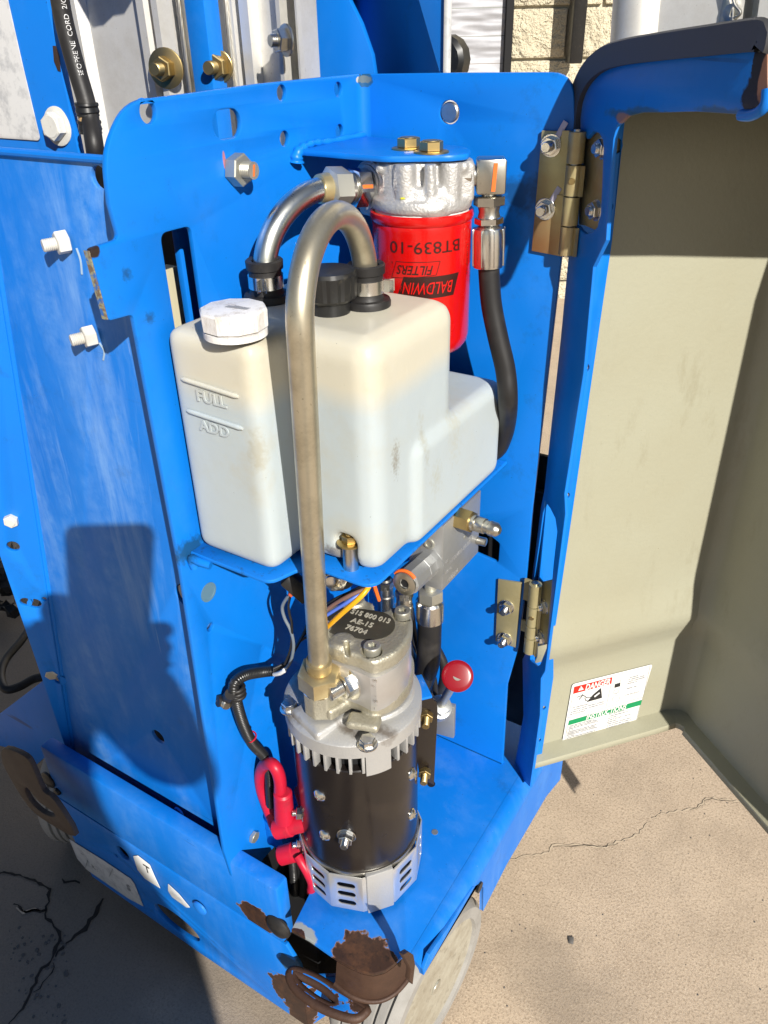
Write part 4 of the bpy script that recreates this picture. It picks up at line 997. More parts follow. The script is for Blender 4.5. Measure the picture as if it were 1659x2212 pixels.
# black knurled breather cap
bc = onZ(714, 664, H-.163)
mb = MB(); vs = []; N = 48; lv = [(0, .0165), (.002, .0185), (.017, .0195), (.0195, .0180), (.0205, .013)]
for h, r in lv:
    for i in range(N):
        q = r*(1-.045*(1 if i % 4 == 0 else 0)) if h < .019 else r; t = 2*math.pi*i/N; vs.append((bc.x+q*math.cos(t), bc.y+q*math.sin(t), bc.z+.006+h))
fs = [(j*N+i, j*N+(i+1) % N, (j+1)*N+(i+1) % N, (j+1)*N+i) for j in range(len(lv)-1) for i in range(N)]+[tuple((len(lv)-1)*N+i for i in range(N)), tuple(range(N))[::-1]]
mb.add(vs, fs); bcap = mb.build('breather_cap', M['plastic'], tank, 25)
mb = MB(); lathe(mb, (bc.x, bc.y, bc.z-.005), Zp, [(0, .0135), (.012, .0135)], 28); mb.build('neck', M['plastic'], bcap)
# hose ports
def port(c, r, nm):
    mb = MB(); lathe(mb, c, Zp, [(-.004, r*1.95), (.0025, r*2.0), (.0045, r*1.9), (.005, r*1.5), (.0075, r*1.38), (.0215, r*1.38), (.022, r*1.55), (.0275, r*1.58), (.0285, r*1.45), (.0275, r*1.08), (.02, r*1.0)], 40, caps=False)
    o = mb.build('hose_port', M['rubber'], tank, 40)
    mb = MB(); lathe(mb, c+Zp*.009, Zp, [(0, r*1.43), (0, r*1.49), (.0088, r*1.49), (.0088, r*1.43)], 40); 
    cl = mb.build('clamp', M['bright'], o)
    return o, cl
RT = .0084
P2 = Vector((-.309, .461, H-.1655)); P1 = Vector((-.379, .438, H-.1655))
o, cl = port(P2, RT, '')
d = Vector((.9, .42, 0)).normalized(); s = Vector((-d.y, d.x, 0))
def clampear(c, d, s, cl):
    mb = MB()
    for k_ in (-1, 1):
        P = [c+Zp*.0134+d*(RT*1.44)+s*(.0012*k_), c+Zp*.0134+d*(RT*1.9)+s*(.0016*k_), c+Zp*.0134+d*(RT*2.25)+s*(.003*k_)]
        for a, b in zip(P, P[1:]): obox(mb, (a+b)/2, (b-a), Zp, s, (b-a).length*1.1, .0082, .0007)
    mb.build('clamp_ear', M['bright'], cl)
clampear(P2, d, s, cl)
o, cl = port(P1, RT, ''); d = Vector((.5, -.85, 0)).normalized(); clampear(P1, d, Vector((-d.y, d.x, 0)), cl)
# mounting bolt in the notch
bpz = TZ+.020
nut(tank, (bp.x, bp.y, bpz), Zp, .0062, M['goldnut'], h=.0060, stud=.0022, washer=.0098, studr=.0034)
mb = MB(); lathe(mb, (bp.x, bp.y, TZ-.002), Zp, [(0, .006), (.022, .006)], 20); mb.build('spacer', M['steel'], tank)

# ================================================================== STEEL PIPES
# tall hairpin pipe
T1 = Vector((-.285, .355, H-.151)); BOT = onY(690, 1450, .386); T2 = Vector((P2.x, P2.y, T1.z))
dv = (T2-T1); R = dv.length/2; dh = dv.normalized(); cc = (T1+T2)/2
path = [BOT.lerp(T1, t/40) for t in range(41)]
path += [cc-dh*(R*math.cos(a))+Zp*(R*math.sin(a)) for a in [math.pi*i/36 for i in range(1, 37)]]
path += [Vector((T2.x, T2.y, T2.z-.0008*i)) for i in range(1, 9)]
path.append(P2+Zp*.004)
pipeA = thing('return_pipe', 'tall bent steel pipe arching over the white tank down to the pump', 'pipe', BOT)
mb = MB(); sweep(mb, path, RT, 32); mb.build('tube', M['tube'], pipeA, 60)
ax = (T1-BOT).normalized()
mb = MB(); lathe(mb, BOT+ax*.004, ax, [(0, RT*1.25), (.010, RT*1.25), (.0105, RT*1.05)], 32); mb.build('ferrule', M['gold'], pipeA)
mb = MB(); hexn(mb, BOT-ax*.0175, ax, .0182, .0200, .0022, .35); mb.build('hex_nut', M['gold'], pipeA)
# upper pipe to the filter head
N0 = onY(696, 408, .497); N1 = onY(812, 404, .542)
dn = (N1-N0).normalized()
s0 = P1+Zp*.004; s1 = P1+Zp*.022
e1 = N0-dn*.004
# fillet between vertical leg and nut direction
cor = Vector((P1.x, P1.y, 0)); 
pts = [s0, s1, P1+Zp*.034]
Rb = .046; 
hv = Vector((dn.x, dn.y, 0)).normalized()
p0 = P1+Zp*(N0.z-P1.z-Rb)
arc = []
Lh = (Vector((N0.x, N0.y, 0))-Vector((P1.x, P1.y, 0)))
hv2 = Lh.normalized()
Ra = min(Lh.length, .06)
zc = N0.z-Ra*.82
for i in range(0, 15):
    a = math.pi/2*i/14
    arc.append(Vector((P1.x, P1.y, 0))+hv2*(Ra*(1-math.cos(a)))+Zp*(zc+Ra*.82*math.sin(a)))
base = [Vector((P1.x, P1.y, P1.z+.004+(zc-P1.z-.004)*i/6)) for i in range(6)]
pth = base+arc+[N0, N0+dn*.006]
pth, _ = resample(catmull(pth, 4), .0025)
pipeB = thing('suction_pipe', 'short bright steel elbow pipe curving from tank port to filter head', 'pipe', P1)
mb = MB(); sweep(mb, pth, RT, 32); mb.build('tube', M['tube2'], pipeB, 60)
mb = MB(); lathe(mb, N0-dn*.003, dn, [(0, RT*1.18), (.006, RT*1.3), (.010, RT*1.3)], 32); mb.build('ferrule', M['gold'], pipeB)
Ln = (N1-N0).length
mb = MB(); hexn(mb, N0+dn*.004, dn, .0150, .0170, .0028, .25); mb.build('hex_nut', M['nickel'], pipeB)
mb = MB(); lathe(mb, N0+dn*.0205, dn, [(0, .0112), (.003, .0112), (.0035, .0098), (.006, .0098)], 32); mb.build('thread', M['steel'], pipeB)
mb = MB(); hexn(mb, N0+dn*.0255, dn, .0142, .0125, .0015, .1); fit = mb.build('hex_fitting', M['bright'], pipeB)
toC = (V3(CAM)-N0).normalized(); toC = (toC-dn*toC.dot(dn)).normalized()
mb = MB(); sd_ = dn.cross(toC); obox(mb, N0+dn*.0315+toC*.0128, dn, sd_, toC, .009, .0035, .0005); mb.build('paint_mark', M['orange'], pipeB)

# ================================================================== FILTER HEAD AND CAN
FX, FY = -.3170, .551
zc0 = H-.0822                # under the bracket
zh = zat(FX+.02, FY-.034, 470)
head = thing('filter_head', 'rough cast aluminium filter head bolted under the blue bracket', 'filter head', (FX, FY, zh))
mb = MB(); 
lathe(mb, (FX, FY, zh), Zp, [(0, .0365), (.004, .0375), (.0085, .0368), (.0095, .034), (.018, .032)], 44)
lathe(mb, (FX, FY, zh+.012), Zp, [(0, .026), (zc0-zh-.012, .024)], 32)
u = Vector((.868, .496, 0)); fwd = Vector((.496, -.868, 0))
top = zc0-.0008
def bossv(a, f, r, z0=None, z1=None): lathe(mb, Vector((FX, FY, z0 or zh+.006))+u*a+fwd*f, Zp, [(0, r), ((z1 or top)-(z0 or zh+.006), r)], 20)
for a, f, r in ((-.012, .026, .0075), (.006, .030, .0045), (.020, .021, .0078), (.029, .010, .0075), (-.018, .014, .010)): bossv(a, f, r)
obox(mb, Vector((FX, FY, (zh+top)/2+.004))+u*.0+fwd*.004, u, Zp, fwd, .056, top-zh-.014, .034, .003)
obox(mb, Vector((FX, FY, (zh+top)/2+.002))+u*.028+fwd*.002, u, Zp, fwd, .020, top-zh-.006, .028, .003)
obox(mb, Vector((FX, FY, top-.004))+u*.0+fwd*.0, u, Zp, fwd, .066, .008, .040, .003)
# left port
pa = N0+dn*.0400
hub = MB(); lathe(mb, pa, dn, [(0, .0182), (.012, .0188), (.013, .017), (.045, .016)], 32)
obox(hub, pa+dn*.0125+Zp*(-.007)+toC*.003, dn, Zp, dn.cross(Zp), .021, .030, .037, .003)
mb.add(hub.v, hub.f)
lathe(mb, Vector((FX, FY, zh+.004))+u*.006+fwd*.020, (fwd*.7+Zp), [(0, .017), (.010, .015), (.013, .010)], 28)
cutm = MB()
for a, f, r in ((.0135, .034, .0062), (-.0025, .036, .005), (.0125, .036, .005)):
    lathe(cutm, Vector((FX, FY, zh+.024))+u*a+fwd*f, Zp, [(0, r*.8), (.012, r), (.05, r)], 16)
fused('casting', mb, M['cast'], head, .0010, 3, cutm)
mb = MB(); lathe(mb, pa-dn*.001, dn, [(0, .0155), (.0016, .0162), (.0016, .0185), (.003, .019)], 36); mb.build('port_rim', M['cast'], head)
mb = MB(); q = pa+dn*.011+toC*.0222; obox(mb, q+Zp*.001, dn*1+Zp*.25, Zp, toC, .013, .0042, .0009, .0004); mb.build('paint_mark', M['orange'], head)
M['yel'] = mat('yellow_paint_dot', (.55, .55, .03), .5)
mb = MB(); obox(mb, Vector((FX, FY, zh+.012))+u*-.0135+fwd*.0335, u, Zp, fwd, .003, .0012, .0008); mb.build('paint_mark', M['yel'], head)
can = thing('oil_filter', 'bright red spin-on oil filter with upside-down black lettering', 'oil filter', (FX, FY, zh-.12))
RC = .0375
cz1 = zh-.003; 
zbt = zat(FX+.03, FY-.02, 778)
prof = [(cz1+.001, .033), (cz1+.0008, RC*.955), (cz1+.0025, RC*1.0), (cz1+.0015, RC*1.035), (cz1-.001, RC*1.045), (cz1-.0038, RC*1.03), (cz1-.0052, RC*.995), (cz1-.007, RC*1.005), (cz1-.0095, RC*1.0), (zbt+.014, RC), (zbt+.008, RC*.97), (zbt+.003, RC*.88), (zbt, RC*.72), (zbt-.001, .001)]
mb = MB(); lathe(mb, (FX, FY, 0), Zp, [(z, r) for z, r in prof], 72); body = mb.build('can', M['redcan'], can, 40)
mb = MB(); lathe(mb, (FX, FY, zh-.002), Zp, [(-.0025, .0352), (.0025, .0352)], 48); mb.build('gasket_ring', M['label'], can)
ucan = u
def wrap(vs, a0, z0, flip=True, r=RC, off=.00018):
    out = []
    for x, y, z in vs:
        if flip: x, y = -x, -y
        t = (a0+x)/r
        out.append(Vector((FX, FY, z0+y))+(ucan*math.sin(t)+fwd*math.cos(t))*(r+off+max(z, 0)*.3))
    return out
def wtext(s, size, a0, z0, m, shear=0, sx=1.0, off=0, o=.00018, flip=True, rot=0):
    vs, fs = text_mb(s, size, 0, shear=shear, off=off, sx=sx)
    if rot: vs = [(x*math.cos(rot)-y*math.sin(rot), x*math.sin(rot)+y*math.cos(rot), z) for x, y, z in vs]
    mb = MB(); mb.add(wrap(vs, a0, z0, flip, off=o), fs); return mb.build('lettering', m, body, 20)
def wpoly(poly, a0, z0, m, name='print_band', o=.00012, n=16):
    """poly: quad (4 corners in can coords) subdivided across"""
    (ax, ay), (bx, by), (cx, cy), (dx, dy) = poly; vs = []; fs = []
    for i in range(n+1):
        t = i/n; vs.append((ax+(bx-ax)*t, ay+(by-ay)*t, 0)); vs.append((dx+(cx-dx)*t, dy+(cy-dy)*t, 0))
        if i: j = 2*i; fs.append((j-2, j, j+1, j-1))
    mb = MB(); mb.add(wrap(vs, a0, z0, False, off=o), fs); return mb.build(name, m, body, 60)
fc = Vector((FX, FY, 0))+fwd*RC
zy = lambda py: zat(fc.x, fc.y, py)
def aof(px, py):
    r = ray(px, py); o = Vector((0, 0, 0)); dx, dy = r[0], r[1]; ex, ey = -FX, -FY
    a = dx*dx+dy*dy; b = 2*(dx*ex+dy*ey); c = ex*ex+ey*ey-RC*RC; D = b*b-4*a*c
    t = (-b-math.sqrt(max(D, 0)))/(2*a); X, Y = t*dx-FX, t*dy-FY
    return math.atan2(X*u.x+Y*u.y, X*fwd.x+Y*fwd.y)*RC, H+t*r[2]
g = lambda x, y: aof(*cq(x, y, 1300, 700, 2.552))
(aL, z1), (aR, z2) = g(425, 580), g(1078, 555)
_, zt1 = g(750, 525); _, zb1 = g(750, 640)
hgt = abs(zt1-zb1)
vs, fs = text_mb('BT839-10', 1); W0 = max(v[0] for v in vs)-min(v[0] for v in vs); h0 = max(v[1] for v in vs)-min(v[1] for v in vs)
sz = hgt/h0; wtext('BT839-10', sz, (aL+aR)/2, (zt1+zb1)/2, M['ink'], sx=abs(aR-aL)/(W0*sz), off=0, o=.0004)
q = [g(*p) for p in ((480, 1062), (1020, 1033), (1072, 815), (545, 862))]
wpoly([(a, b) for a, b in q], 0, 0, M['ink'], o=.00014, n=40)
c0 = [(sum(a for a, b in q)/4), (sum(b for a, b in q)/4)]
_, za = g(780, 905); _, zb2 = g(780, 1020); hh = abs(za-zb2); (l_, _), (r_, _) = g(540, 970), g(1020, 930)
M['redprint'] = mat('red_print', (.62, .008, .006), .3)
vs, fs = text_mb('BALDWIN', 1, shear=.3); W0 = max(v[0] for v in vs)-min(v[0] for v in vs)
wtext('BALDWIN', hh/h0, c0[0], c0[1], M['redprint'], shear=.3, sx=abs(r_-l_)/(W0*hh/h0), o=.00034)
q = [g(*p) for p in ((432, 868), (858, 845), (895, 712), (475, 715))]
for i in range(4):
    a, b = q[i], q[(i+1) % 4]; vs = []; n = 14; dx, dy = b[0]-a[0], b[1]-a[1]; l = math.hypot(dx, dy); ox, oy = -dy/l*.00022, dx/l*.00022
    vs = [(a[0]+dx*j/n+s_*ox, a[1]+dy*j/n+s_*oy, 0) for j in range(n+1) for s_ in (-1, 1)]
    mb = MB(); mb.add(wrap(vs, 0, 0, False), [(2*j, 2*j+1, 2*j+3, 2*j+2) for j in range(n)]); mb.build('print_line', M['ink'], body, 60)
c0 = [(sum(a for a, b in q)/4), (sum(b for a, b in q)/4)]; _, za = g(660, 745); _, zb2 = g(660, 832); hh = abs(za-zb2); (l_, _), (r_, _) = g(490, 800), g(838, 780)
vs, fs = text_mb('FILTERS', 1, shear=.3); W0 = max(v[0] for v in vs)-min(v[0] for v in vs)
wtext('FILTERS', hh/h0, c0[0], c0[1], M['ink'], shear=.3, sx=abs(r_-l_)/(W0*hh/h0), off=.02*hh)
a, b = g(436, 722); wtext('R', .0022, a, b, M['ink']); 
# barcode on the right-hand side
rr = random.Random(8); (a0_, za) = g(1185, 450); (_, zb2) = g(1185, 925)
mb = MB(); z = za; aw = g(1207, 700)[0]-g(1172, 700)[0]; ac = g(1190, 700)[0]
while z > zb2:
    h_ = rr.choice((.0003, .0005, .0008)); vs = [(ac-aw*.6+aw*1.4*j/4, z-h_*s_, 0) for j in range(5) for s_ in (0, 1)]
    mb.add(wrap(vs, 0, 0, False), [(2*j, 2*j+1, 2*j+3, 2*j+2) for j in range(4)]); z -= h_+rr.choice((.0004, .0006, .0008))
mb.build('barcode', M['ink'], body, 60)
a, b = g(1152, 690); wtext('7 51144 00091 9 6', .0030, a, b, M['ink'], rot=-math.pi/2, flip=False)
for s, q, zsz in (('TO INSTALL', (300, 560), .0045), ('1', (340, 1015), .003), ('4', (335, 780), .003), ('DO NOT REUSE', (300, 600), .0022)):
    a, b = g(*q); 
    if zsz > .002: wtext(s, zsz, a, b, M['ink'], rot=-math.pi/2 if len(s) > 2 else 0, flip=True)
# leftmost ghost panel of small print lines
for y in (790, 900, 1010):
    q = [g(285, y), g(330, y), g(330, y+7), g(285, y+7)]; wpoly(q, 0, 0, M['ink'], 'print_line', n=4)

# ================================================================== RIGHT-HAND HOSE
hx = .0
E0 = onY(1030, 385, .560)
fh = lambda x, y: cq(x, y, 900, 0, 1.659)
YH = .570
hp = lambda x, y: onY(x, y, YH)
hose = thing('pressure_hose', 'black hydraulic hose with crimped silver fittings right of the red filter', 'hose', hp(1080, 980))
c1 = hp(*fh(1560, 1090))
mb = MB(); obox(mb, c1, u, Zp, fwd, .021, .024, .020, .002)
lathe(mb, c1-u*.022, u, [(0, .0075), (.014, .0075)], 20); hexn(mb, c1-u*.020, u, .011, .006)
el = mb.build('elbow', M['steel'], hose)
mb = MB(); obox(mb, c1+fwd*.0104+u*.002, u, Zp+u*.06, fwd, .0028, .019, .0004); mb.build('paint_mark', M['orange'], el)
z = lambda x, y: hp(*fh(x, y))
xA = (z(1547, 1200)+z(1548, 1340))/2
b0 = z(1550, 1190); b1 = z(1548, 1700)
dnn = (z(1548, 1660)-z(1552, 1190)).normalized()
st = b0; L_ = lambda y: (z(1550, y)-b0).length
mb = MB(); lathe(mb, b0, dnn, [(-.004, .0055), (.006, .0055)], 18); mb.build('thread', M['steel'], hose)
mb = MB(); hexn(mb, b0+dnn*L_(1215), dnn, .0118, L_(1280)-L_(1215), None, .3); mb.build('hex_nut', M['steel'], hose)
mb = MB(); lathe(mb, b0+dnn*L_(1280), dnn, [(0, .0085), (.004, .0075), (L_(1350)-L_(1280), .0085)], 20); mb.build('sleeve', M['steel'], hose)
mb = MB(); hexn(mb, b0+dnn*L_(1350), dnn, .0108, L_(1395)-L_(1350), None, .1); mb.build('hex_nut', M['bright'], hose)
fb = b0+dnn*L_(1400); fl_ = (hp(1057, 578)-fb).length
mb = MB(); vs = []; N = 32
prof = [(0, .0075), (.002, .0118), (.006, .0124), (fl_-.004, .0124), (fl_-.001, .0118), (fl_, .010)]
lathe(mb, fb, dnn, prof, 32); fer = mb.build('crimp_ferrule', M['bright'], hose)
uu_, vv_, _ = frame(dnn)
mb = MB()
for i in range(8):
    a = i*math.pi/4; d_ = uu_*math.cos(a)+vv_*math.sin(a); obox(mb, fb+dnn*(fl_/2)+d_*.0123, dnn, dnn.cross(d_), d_, fl_*.86, .0009, .0014, .0004)
mb.build('crimp_ridges', M['bright'], fer)
hpts = [fb+dnn*(fl_-.006), hp(1057, 600), hp(1062, 660), hp(1076, 730), hp(1092, 800), hp(1097, 860), onY(1095, 905, .588), onY(1086, 945, .598), onY(1068, 975, .6015), onY(1020, 990, .6015)]
mb = MB(); sweep(mb, resample(catmull(hpts, 10), .004)[0], .0082, 24); mb.build('hose_tube', M['rubber'], hose, 60)
# ================================================================== VALVE BLOCK
xb = -.262; q0 = onX(955, 1275, xb); q1 = onX(1033, 1195, xb)
by0, by1, bz0 = q0.y, q1.y, (q0.z+q1.z)/2; bxl = onY(885, 1245, by0).x
vb = thing('valve_block', 'grey aluminium valve block with stamped numbers under the tank shelf', 'valve block', ((xb+bxl)/2, (by0+by1)/2, bz0))
mb = MB(); box(mb, (bxl, by0, bz0), (xb, by1, ZS-.0045), .0007); mb.build('block_body', M['block'], vb)
def bf(x, y): return onX(*f2c(x, y), xb)
for s, a, b, sz in (('OE', (985, 530), 0, .0036), ('HF00400-00.03', (1090, 455), 0, .0062), ('06L10', (998, 600), 0, .0042), ('1042904', (1030, 610), 0, .0058)):
    p = bf(*a)
    if s == '1042904': p = bf(1032, 612)-Zp*.004
    t = text('stamped_lettering', s, sz, p+Xp*.00005, Yp, Zp, M['extr'], vb, extr=.00006)
for q in ((1128, 340),):
    mb = MB(); lathe(mb, bf(*q), Xp, [(0, .0022), (.0003, .0022), (.0003, .0014)], 14); mb.build('port_plug', M['nickel'], vb)
# test fitting sticking out of the right face
ff = bf(1075, 190); tip = onY(*f2c(1290, 215), ff.y+.002); ax = (tip-ff); Lf = ax.length; ax.normalize()
ax = Vector((1, -.08, .03)).normalized(); Lf = .047
mb = MB(); hexn(mb, ff, ax, .0098, .014, .001, .4); ft = mb.build('test_fitting', M['goldnut'], vb)
mb = MB(); lathe(mb, ff+ax*.014, ax, [(0, .0068), (.003, .0068), (.0035, .0056), (.005, .0066), (.012, .0066), (.0125, .0056), (.016, .0056), (.017, .0064), (.022, .0062), (.024, .0050), (.026, .003)], 24); mb.build('nipple', M['steel'], ft)
mb = MB(); p = onX(*f2c(1225, 365), xb); lathe(mb, p, (1, .1, 0), [(0, .004), (.008, .004), (.0085, .003)], 12); mb.build('port_plug', M['steel'], vb)
# front face screw and cartridge
fp = lambda x, y: onY(*f2c(x, y), by0)
mb = MB(); lathe(mb, fp(850, 390), (0, -1, 0), [(0, .0052), (.0012, .005), (.0013, .0032), (.0004, .003)], 20); mb.build('port_plug', M['nickel'], vb)
c0 = fp(835, 545); ce = onX(*f2c(660, 700), c0.x); ax = (ce-c0); Lc = ax.length; ax.normalize()
mb = MB(); lathe(mb, c0, ax, [(0, .0165), (.0015, .0165), (.0018, .0125)], 36); lathe(mb, c0, ax, [(0, .0118), (Lc*.35, .0118), (Lc*.36, .0115), (Lc*.93, .0118), (Lc, .0108)], 10); ct = mb.build('cartridge', M['block'], vb, 20)
mb = MB(); lathe(mb, c0+ax*(Lc-.001), ax, [(0, .0105), (.0022, .0105), (.0026, .0098), (.0026, .0046), (0, .0042)], 30); mb.build('cartridge_end', M['steel'], ct)
mb = MB(); hexn(mb, c0+ax*(Lc-.0003), ax, .0040, .0004, 0, .2); mb.build('hex_recess', M['dark'], ct)
mb = MB(); P = []
uu_, vv_, _ = frame(ax); up = Zp-ax*ax.z; up.normalize(); sd_ = ax.cross(up)
for i in range(9): a = math.radians(-62+i*14); P.append(c0+ax*(Lc*.97)+(up*math.cos(a)-sd_*math.sin(a)*1)*.0112)
sweep(mb, P, .0014, 8); mb.build('paint_mark', M['orange'], ct)
# black solenoid coil and its clear cap
sc = onY(*f2c(100, 705), .425)
sv = thing('solenoid_coil', 'black solenoid coil with clear capped nut under the tank shelf', 'solenoid', sc)
ax = Vector((.32, -.93, -.10)).normalized()
mb = MB(); lathe(mb, sc-ax*.060, ax, [(0, .0155), (.050, .0155), (.052, .014)], 32); mb.build('coil_body', M['plastic'], sv)
mb = MB(); hexn(mb, sc-ax*.010, ax, .0115, .008, .001, .2); lathe(mb, sc-ax*.004, ax, [(0, .0078), (.004, .0074), (.005, .004)], 24); mb.build('coil_nut', M['bright'], sv)
# hanging fittings below the block
for i, (q, y, ln) in enumerate((((510, 700), .52, .034), ((655, 780), .515, .03))):
    p = onY(*f2c(*q), y); t = thing('hose_fitting', ['silver crimped fitting just behind the pump, between the coil and the cartridge', 'silver crimped fitting directly below the orange-marked cartridge'][i], 'fitting', p-Zp*ln, 'short fittings behind the pump')
    mb = MB(); lathe(mb, p, -Zp, [(-.006, .005), (0, .0075), (.012, .0075), (.013, .0085), (ln, .0085), (ln+.001, .007)], 24); mb.build('crimp_ferrule', M['steel'], t)
    mb = MB(); hexn(mb, p+Zp*.004, -Zp, .0085, .008); mb.build('hex_nut', M['steel'], t)
    mb = MB(); sweep(mb, catmull([p-Zp*(ln-.004), p-Zp*(ln+.03), p+Vector((-.01, .03, -ln-.08)), p+Vector((-.03, .05, -ln-.12))], 8), .0065, 14); mb.build('hose_tube', M['rubber'], t, 60)
lh = lambda x, y: onY(*f2c(x, y), .53)
p = lh(858, 715)
h2 = thing('return_hose', 'black hose hanging from a silver ferrule below the grey valve block', 'hose', lh(800, 1450))
r_ = lambda w: w/2/2.074/1.736*.80/1741*1.0
a = lh(858, 740); b = lh(855, 825); c = lh(853, 985)
mb = MB(); lathe(mb, a+Zp*.02, -Zp, [(0, .006), (.02, .006)], 18); hexn(mb, a, -Zp, .0125, (a-b).length*.98, None, .4); mb.build('hex_nut', M['nickel'], h2)
mb = MB(); lathe(mb, b, -Zp, [(0, .0118), (.002, .0135), ((b-c).length-.002, .0137), ((b-c).length, .012)], 30); mb.build('crimp_ferrule', M['bright'], h2)
mb = MB(); sweep(mb, resample(catmull([c+Zp*.004, lh(850, 1080), lh(848, 1200), lh(838, 1320), onY(*f2c(810, 1420), .535), onY(*f2c(770, 1520), .545), onY(*f2c(730, 1600), .55)], 8), .004)[0], .0118, 22); mb.build('hose_tube', M['rubber'], h2, 60)
# loose black loom behind the motor on the right
for i, (pts, r) in enumerate(((((710, 900), (740, 1100), (800, 1300), (880, 1420), (900, 1560)), .0030), (((870, 1150), (930, 1250), (965, 1340), (960, 1450), (930, 1560)), .0048), (((720, 1050), (760, 1250), (850, 1500), (880, 1620)), .0035))):
    mb = MB(); sweep(mb, catmull([onY(*f2c(*q), .565+.012*i) for q in pts], 8), r, 12)
    tag(mb.build('black_cable', M['rubber']), ['thin black cable hugging the right side of the pump', 'thick black cable curving down beside the red knob', 'middle black cable dropping behind the motor bell'][i], 'cable')

# ================================================================== PUMP
MX, MY = -.313, .424
fpm = lambda x, y: cq(x, y, 1000, 2200, 2.552)
ZPT = H-.430
pump = thing('hydraulic_pump', 'cast gear pump with stamped oval cover standing on the motor', 'pump', (-.30, .425, H-.51))
pz = lambda x, y, z=ZPT: onZ(*fpm(x, y), z)
outline = [(905, 115), (1010, 145), (1060, 205), (1120, 225), (1180, 195), (1270, 185), (1360, 215), (1395, 290), (1390, 400), (1350, 510), (1250, 620), (1130, 685), (1040, 715), (960, 705), (860, 655), (740, 625), (640, 590), (560, 560), (480, 500), (440, 420), (470, 320), (560, 220), (640, 170), (740, 150), (800, 110)]
O = [pz(*q) for q in outline]; P2d = [Vector((float(p.x), float(p.y))) for p in catmull(O, 3, True)]
ctr2 = sum(P2d, Vector((0, 0)))/len(P2d)
mbp = plate_mb([P2d], Vector((0, 0, ZPT)), Xp, Yp, .015, .003)
cutp = MB()
bolts = [pz(1300, 255), pz(1010, 590), pz(560, 410)]
for q, r in ((pz(1005, 615), .0085), (pz(1300, 275), .0085)): lathe(cutp, q+Vector((0, 0, -.004)), Zp, [(0, r), (.02, r)], 24)
lathe(cutp, pz(1080, 190)+Vector((0, 0, -.006)), Zp, [(0, .006), (.02, .010)], 20)
q = pz(770, 600); obox(cutp, q+Zp*(-.001), (.6, .5, 0), Zp, (.5, -.6, 0), .004, .008, .016, .001)
lathe(mbp, pz(840, 150)-Zp*.01, Zp, [(0, .010), (.013, .009)], 24)
P_ = [pz(640, 570), pz(760, 500)]
lathe(mbp, pz(720, 520)-Zp*.008, Zp, [(0, .012), (.008, .011), (.0105, .008)], 24)
fused('cover_casting', mbp, M['castiron'], pump, .0009, 4, cutp)
# oval dark stamped plate
du = (pz(1210, 395)-pz(615, 310)); dl_ = du.length; du.normalize(); du = Vector((du.x, du.y, 0)).normalized(); dv_ = Zp.cross(du)
ca, cb_ = pz(1215, 440), pz(560, 330)
pc = (pz(1000, 520)+pz(780, 195))/2; wv = abs((pz(1000, 520)-pz(780, 195)).dot(dv_)); 
right = (pz(1218, 420)-pc).dot(du); 
M['stamp'] = metalm('dark_stamped_face', (.060, .055, .042), .45, .3, (.14, .12, .09), 500, .3, metal=.4)
plate('stamped_face', [slot(0, 0, 2*right, wv*.98, 14)], pc+Zp*.0006, du, dv_, .002, M['stamp'], pump, bev=.0004)
tdir = (pz(1165, 350)-pz(815, 255)); tdir = Vector((tdir.x, tdir.y, 0)).normalized(); tv = Zp.cross(tdir)
M['letter'] = metalm('raised_cast_letters', (.50, .47, .39), .45, .1, metal=.2)
for s, a, b, tb in (('1 515 800 013', (765, 225), (1170, 345), 1), ('AE-15', (815, 325), (1015, 385), 1), ('76704', (760, 390), (955, 450), 1)):
    A_, B_ = pz(*a), pz(*b); vs, fs = text_mb(s, 1); W0 = max(v[0] for v in vs)-min(v[0] for v in vs)
    szt = .0082; d = (B_-A_); L0 = abs(d.dot(tdir))
    text('raised_lettering', s, szt, (A_+B_)/2+Zp*.0008, tdir, tv, M['letter'], pump, extr=.0003, off=.0001, sx=L0/(W0*szt))
for q, zz in ((pz(1300, 262), 0), (pz(1010, 600), 0)):
    socketbolt(pump, q-Zp*.004, Zp, .0070, M['nickel'], .0085)
socketbolt(pump, pz(540, 400)-Zp*.004, Zp, .0070, M['nickel'], .0085)
# machined body
zb = zat(-.275, .395, 1540)
def shrink(P, s): return [ctr2+(p-ctr2)*s for p in P]
bodyo = [(1390, 300), (1400, 400), (1360, 530), (1250, 650), (1120, 725), (1045, 755), (985, 750), (860, 690), (720, 640), (600, 590), (520, 520), (500, 400), (560, 300), (700, 220), (900, 160), (1200, 200)]
Bd = [pz(*q) for q in bodyo]; Bd = [Vector((float(p.x), float(p.y))) for p in Bd]
Bd = [ctr2+(p-ctr2)*.965 for p in Bd]
plate('pump_body', [Bd], Vector((0, 0, ZPT-.0148)), Xp, Yp, (ZPT-.0148)-zb, M['extr'], pump, bev=.0008, ang=24)
# lower flange casting
mbf = plate_mb([[ctr2+(p-ctr2)*1.03 for p in P2d]], Vector((0, 0, zb+.004)), Xp, Yp, .014, .003)
e = BOT-(T1-BOT).normalized()*.0190
tabd = (Vector((e.x, e.y))-ctr2)
p_l = Vector((e.x, e.y, zb-.010)); 
obox(mbf, Vector(((e.x+ctr2.x)/2, (e.y+ctr2.y)/2, zb-.006)), (tabd.x, tabd.y, 0), (-tabd.y, tabd.x, 0), Zp, tabd.length+.01, .036, .012, .003)
q = onZ(*fpm(930, 1280), zb-.008); obox(mbf, q-Zp*.002, du, dv_, Zp, .028, .016, .008, .003)
fused('flange_casting', mbf, M['castiron'], pump, .0010, 4)
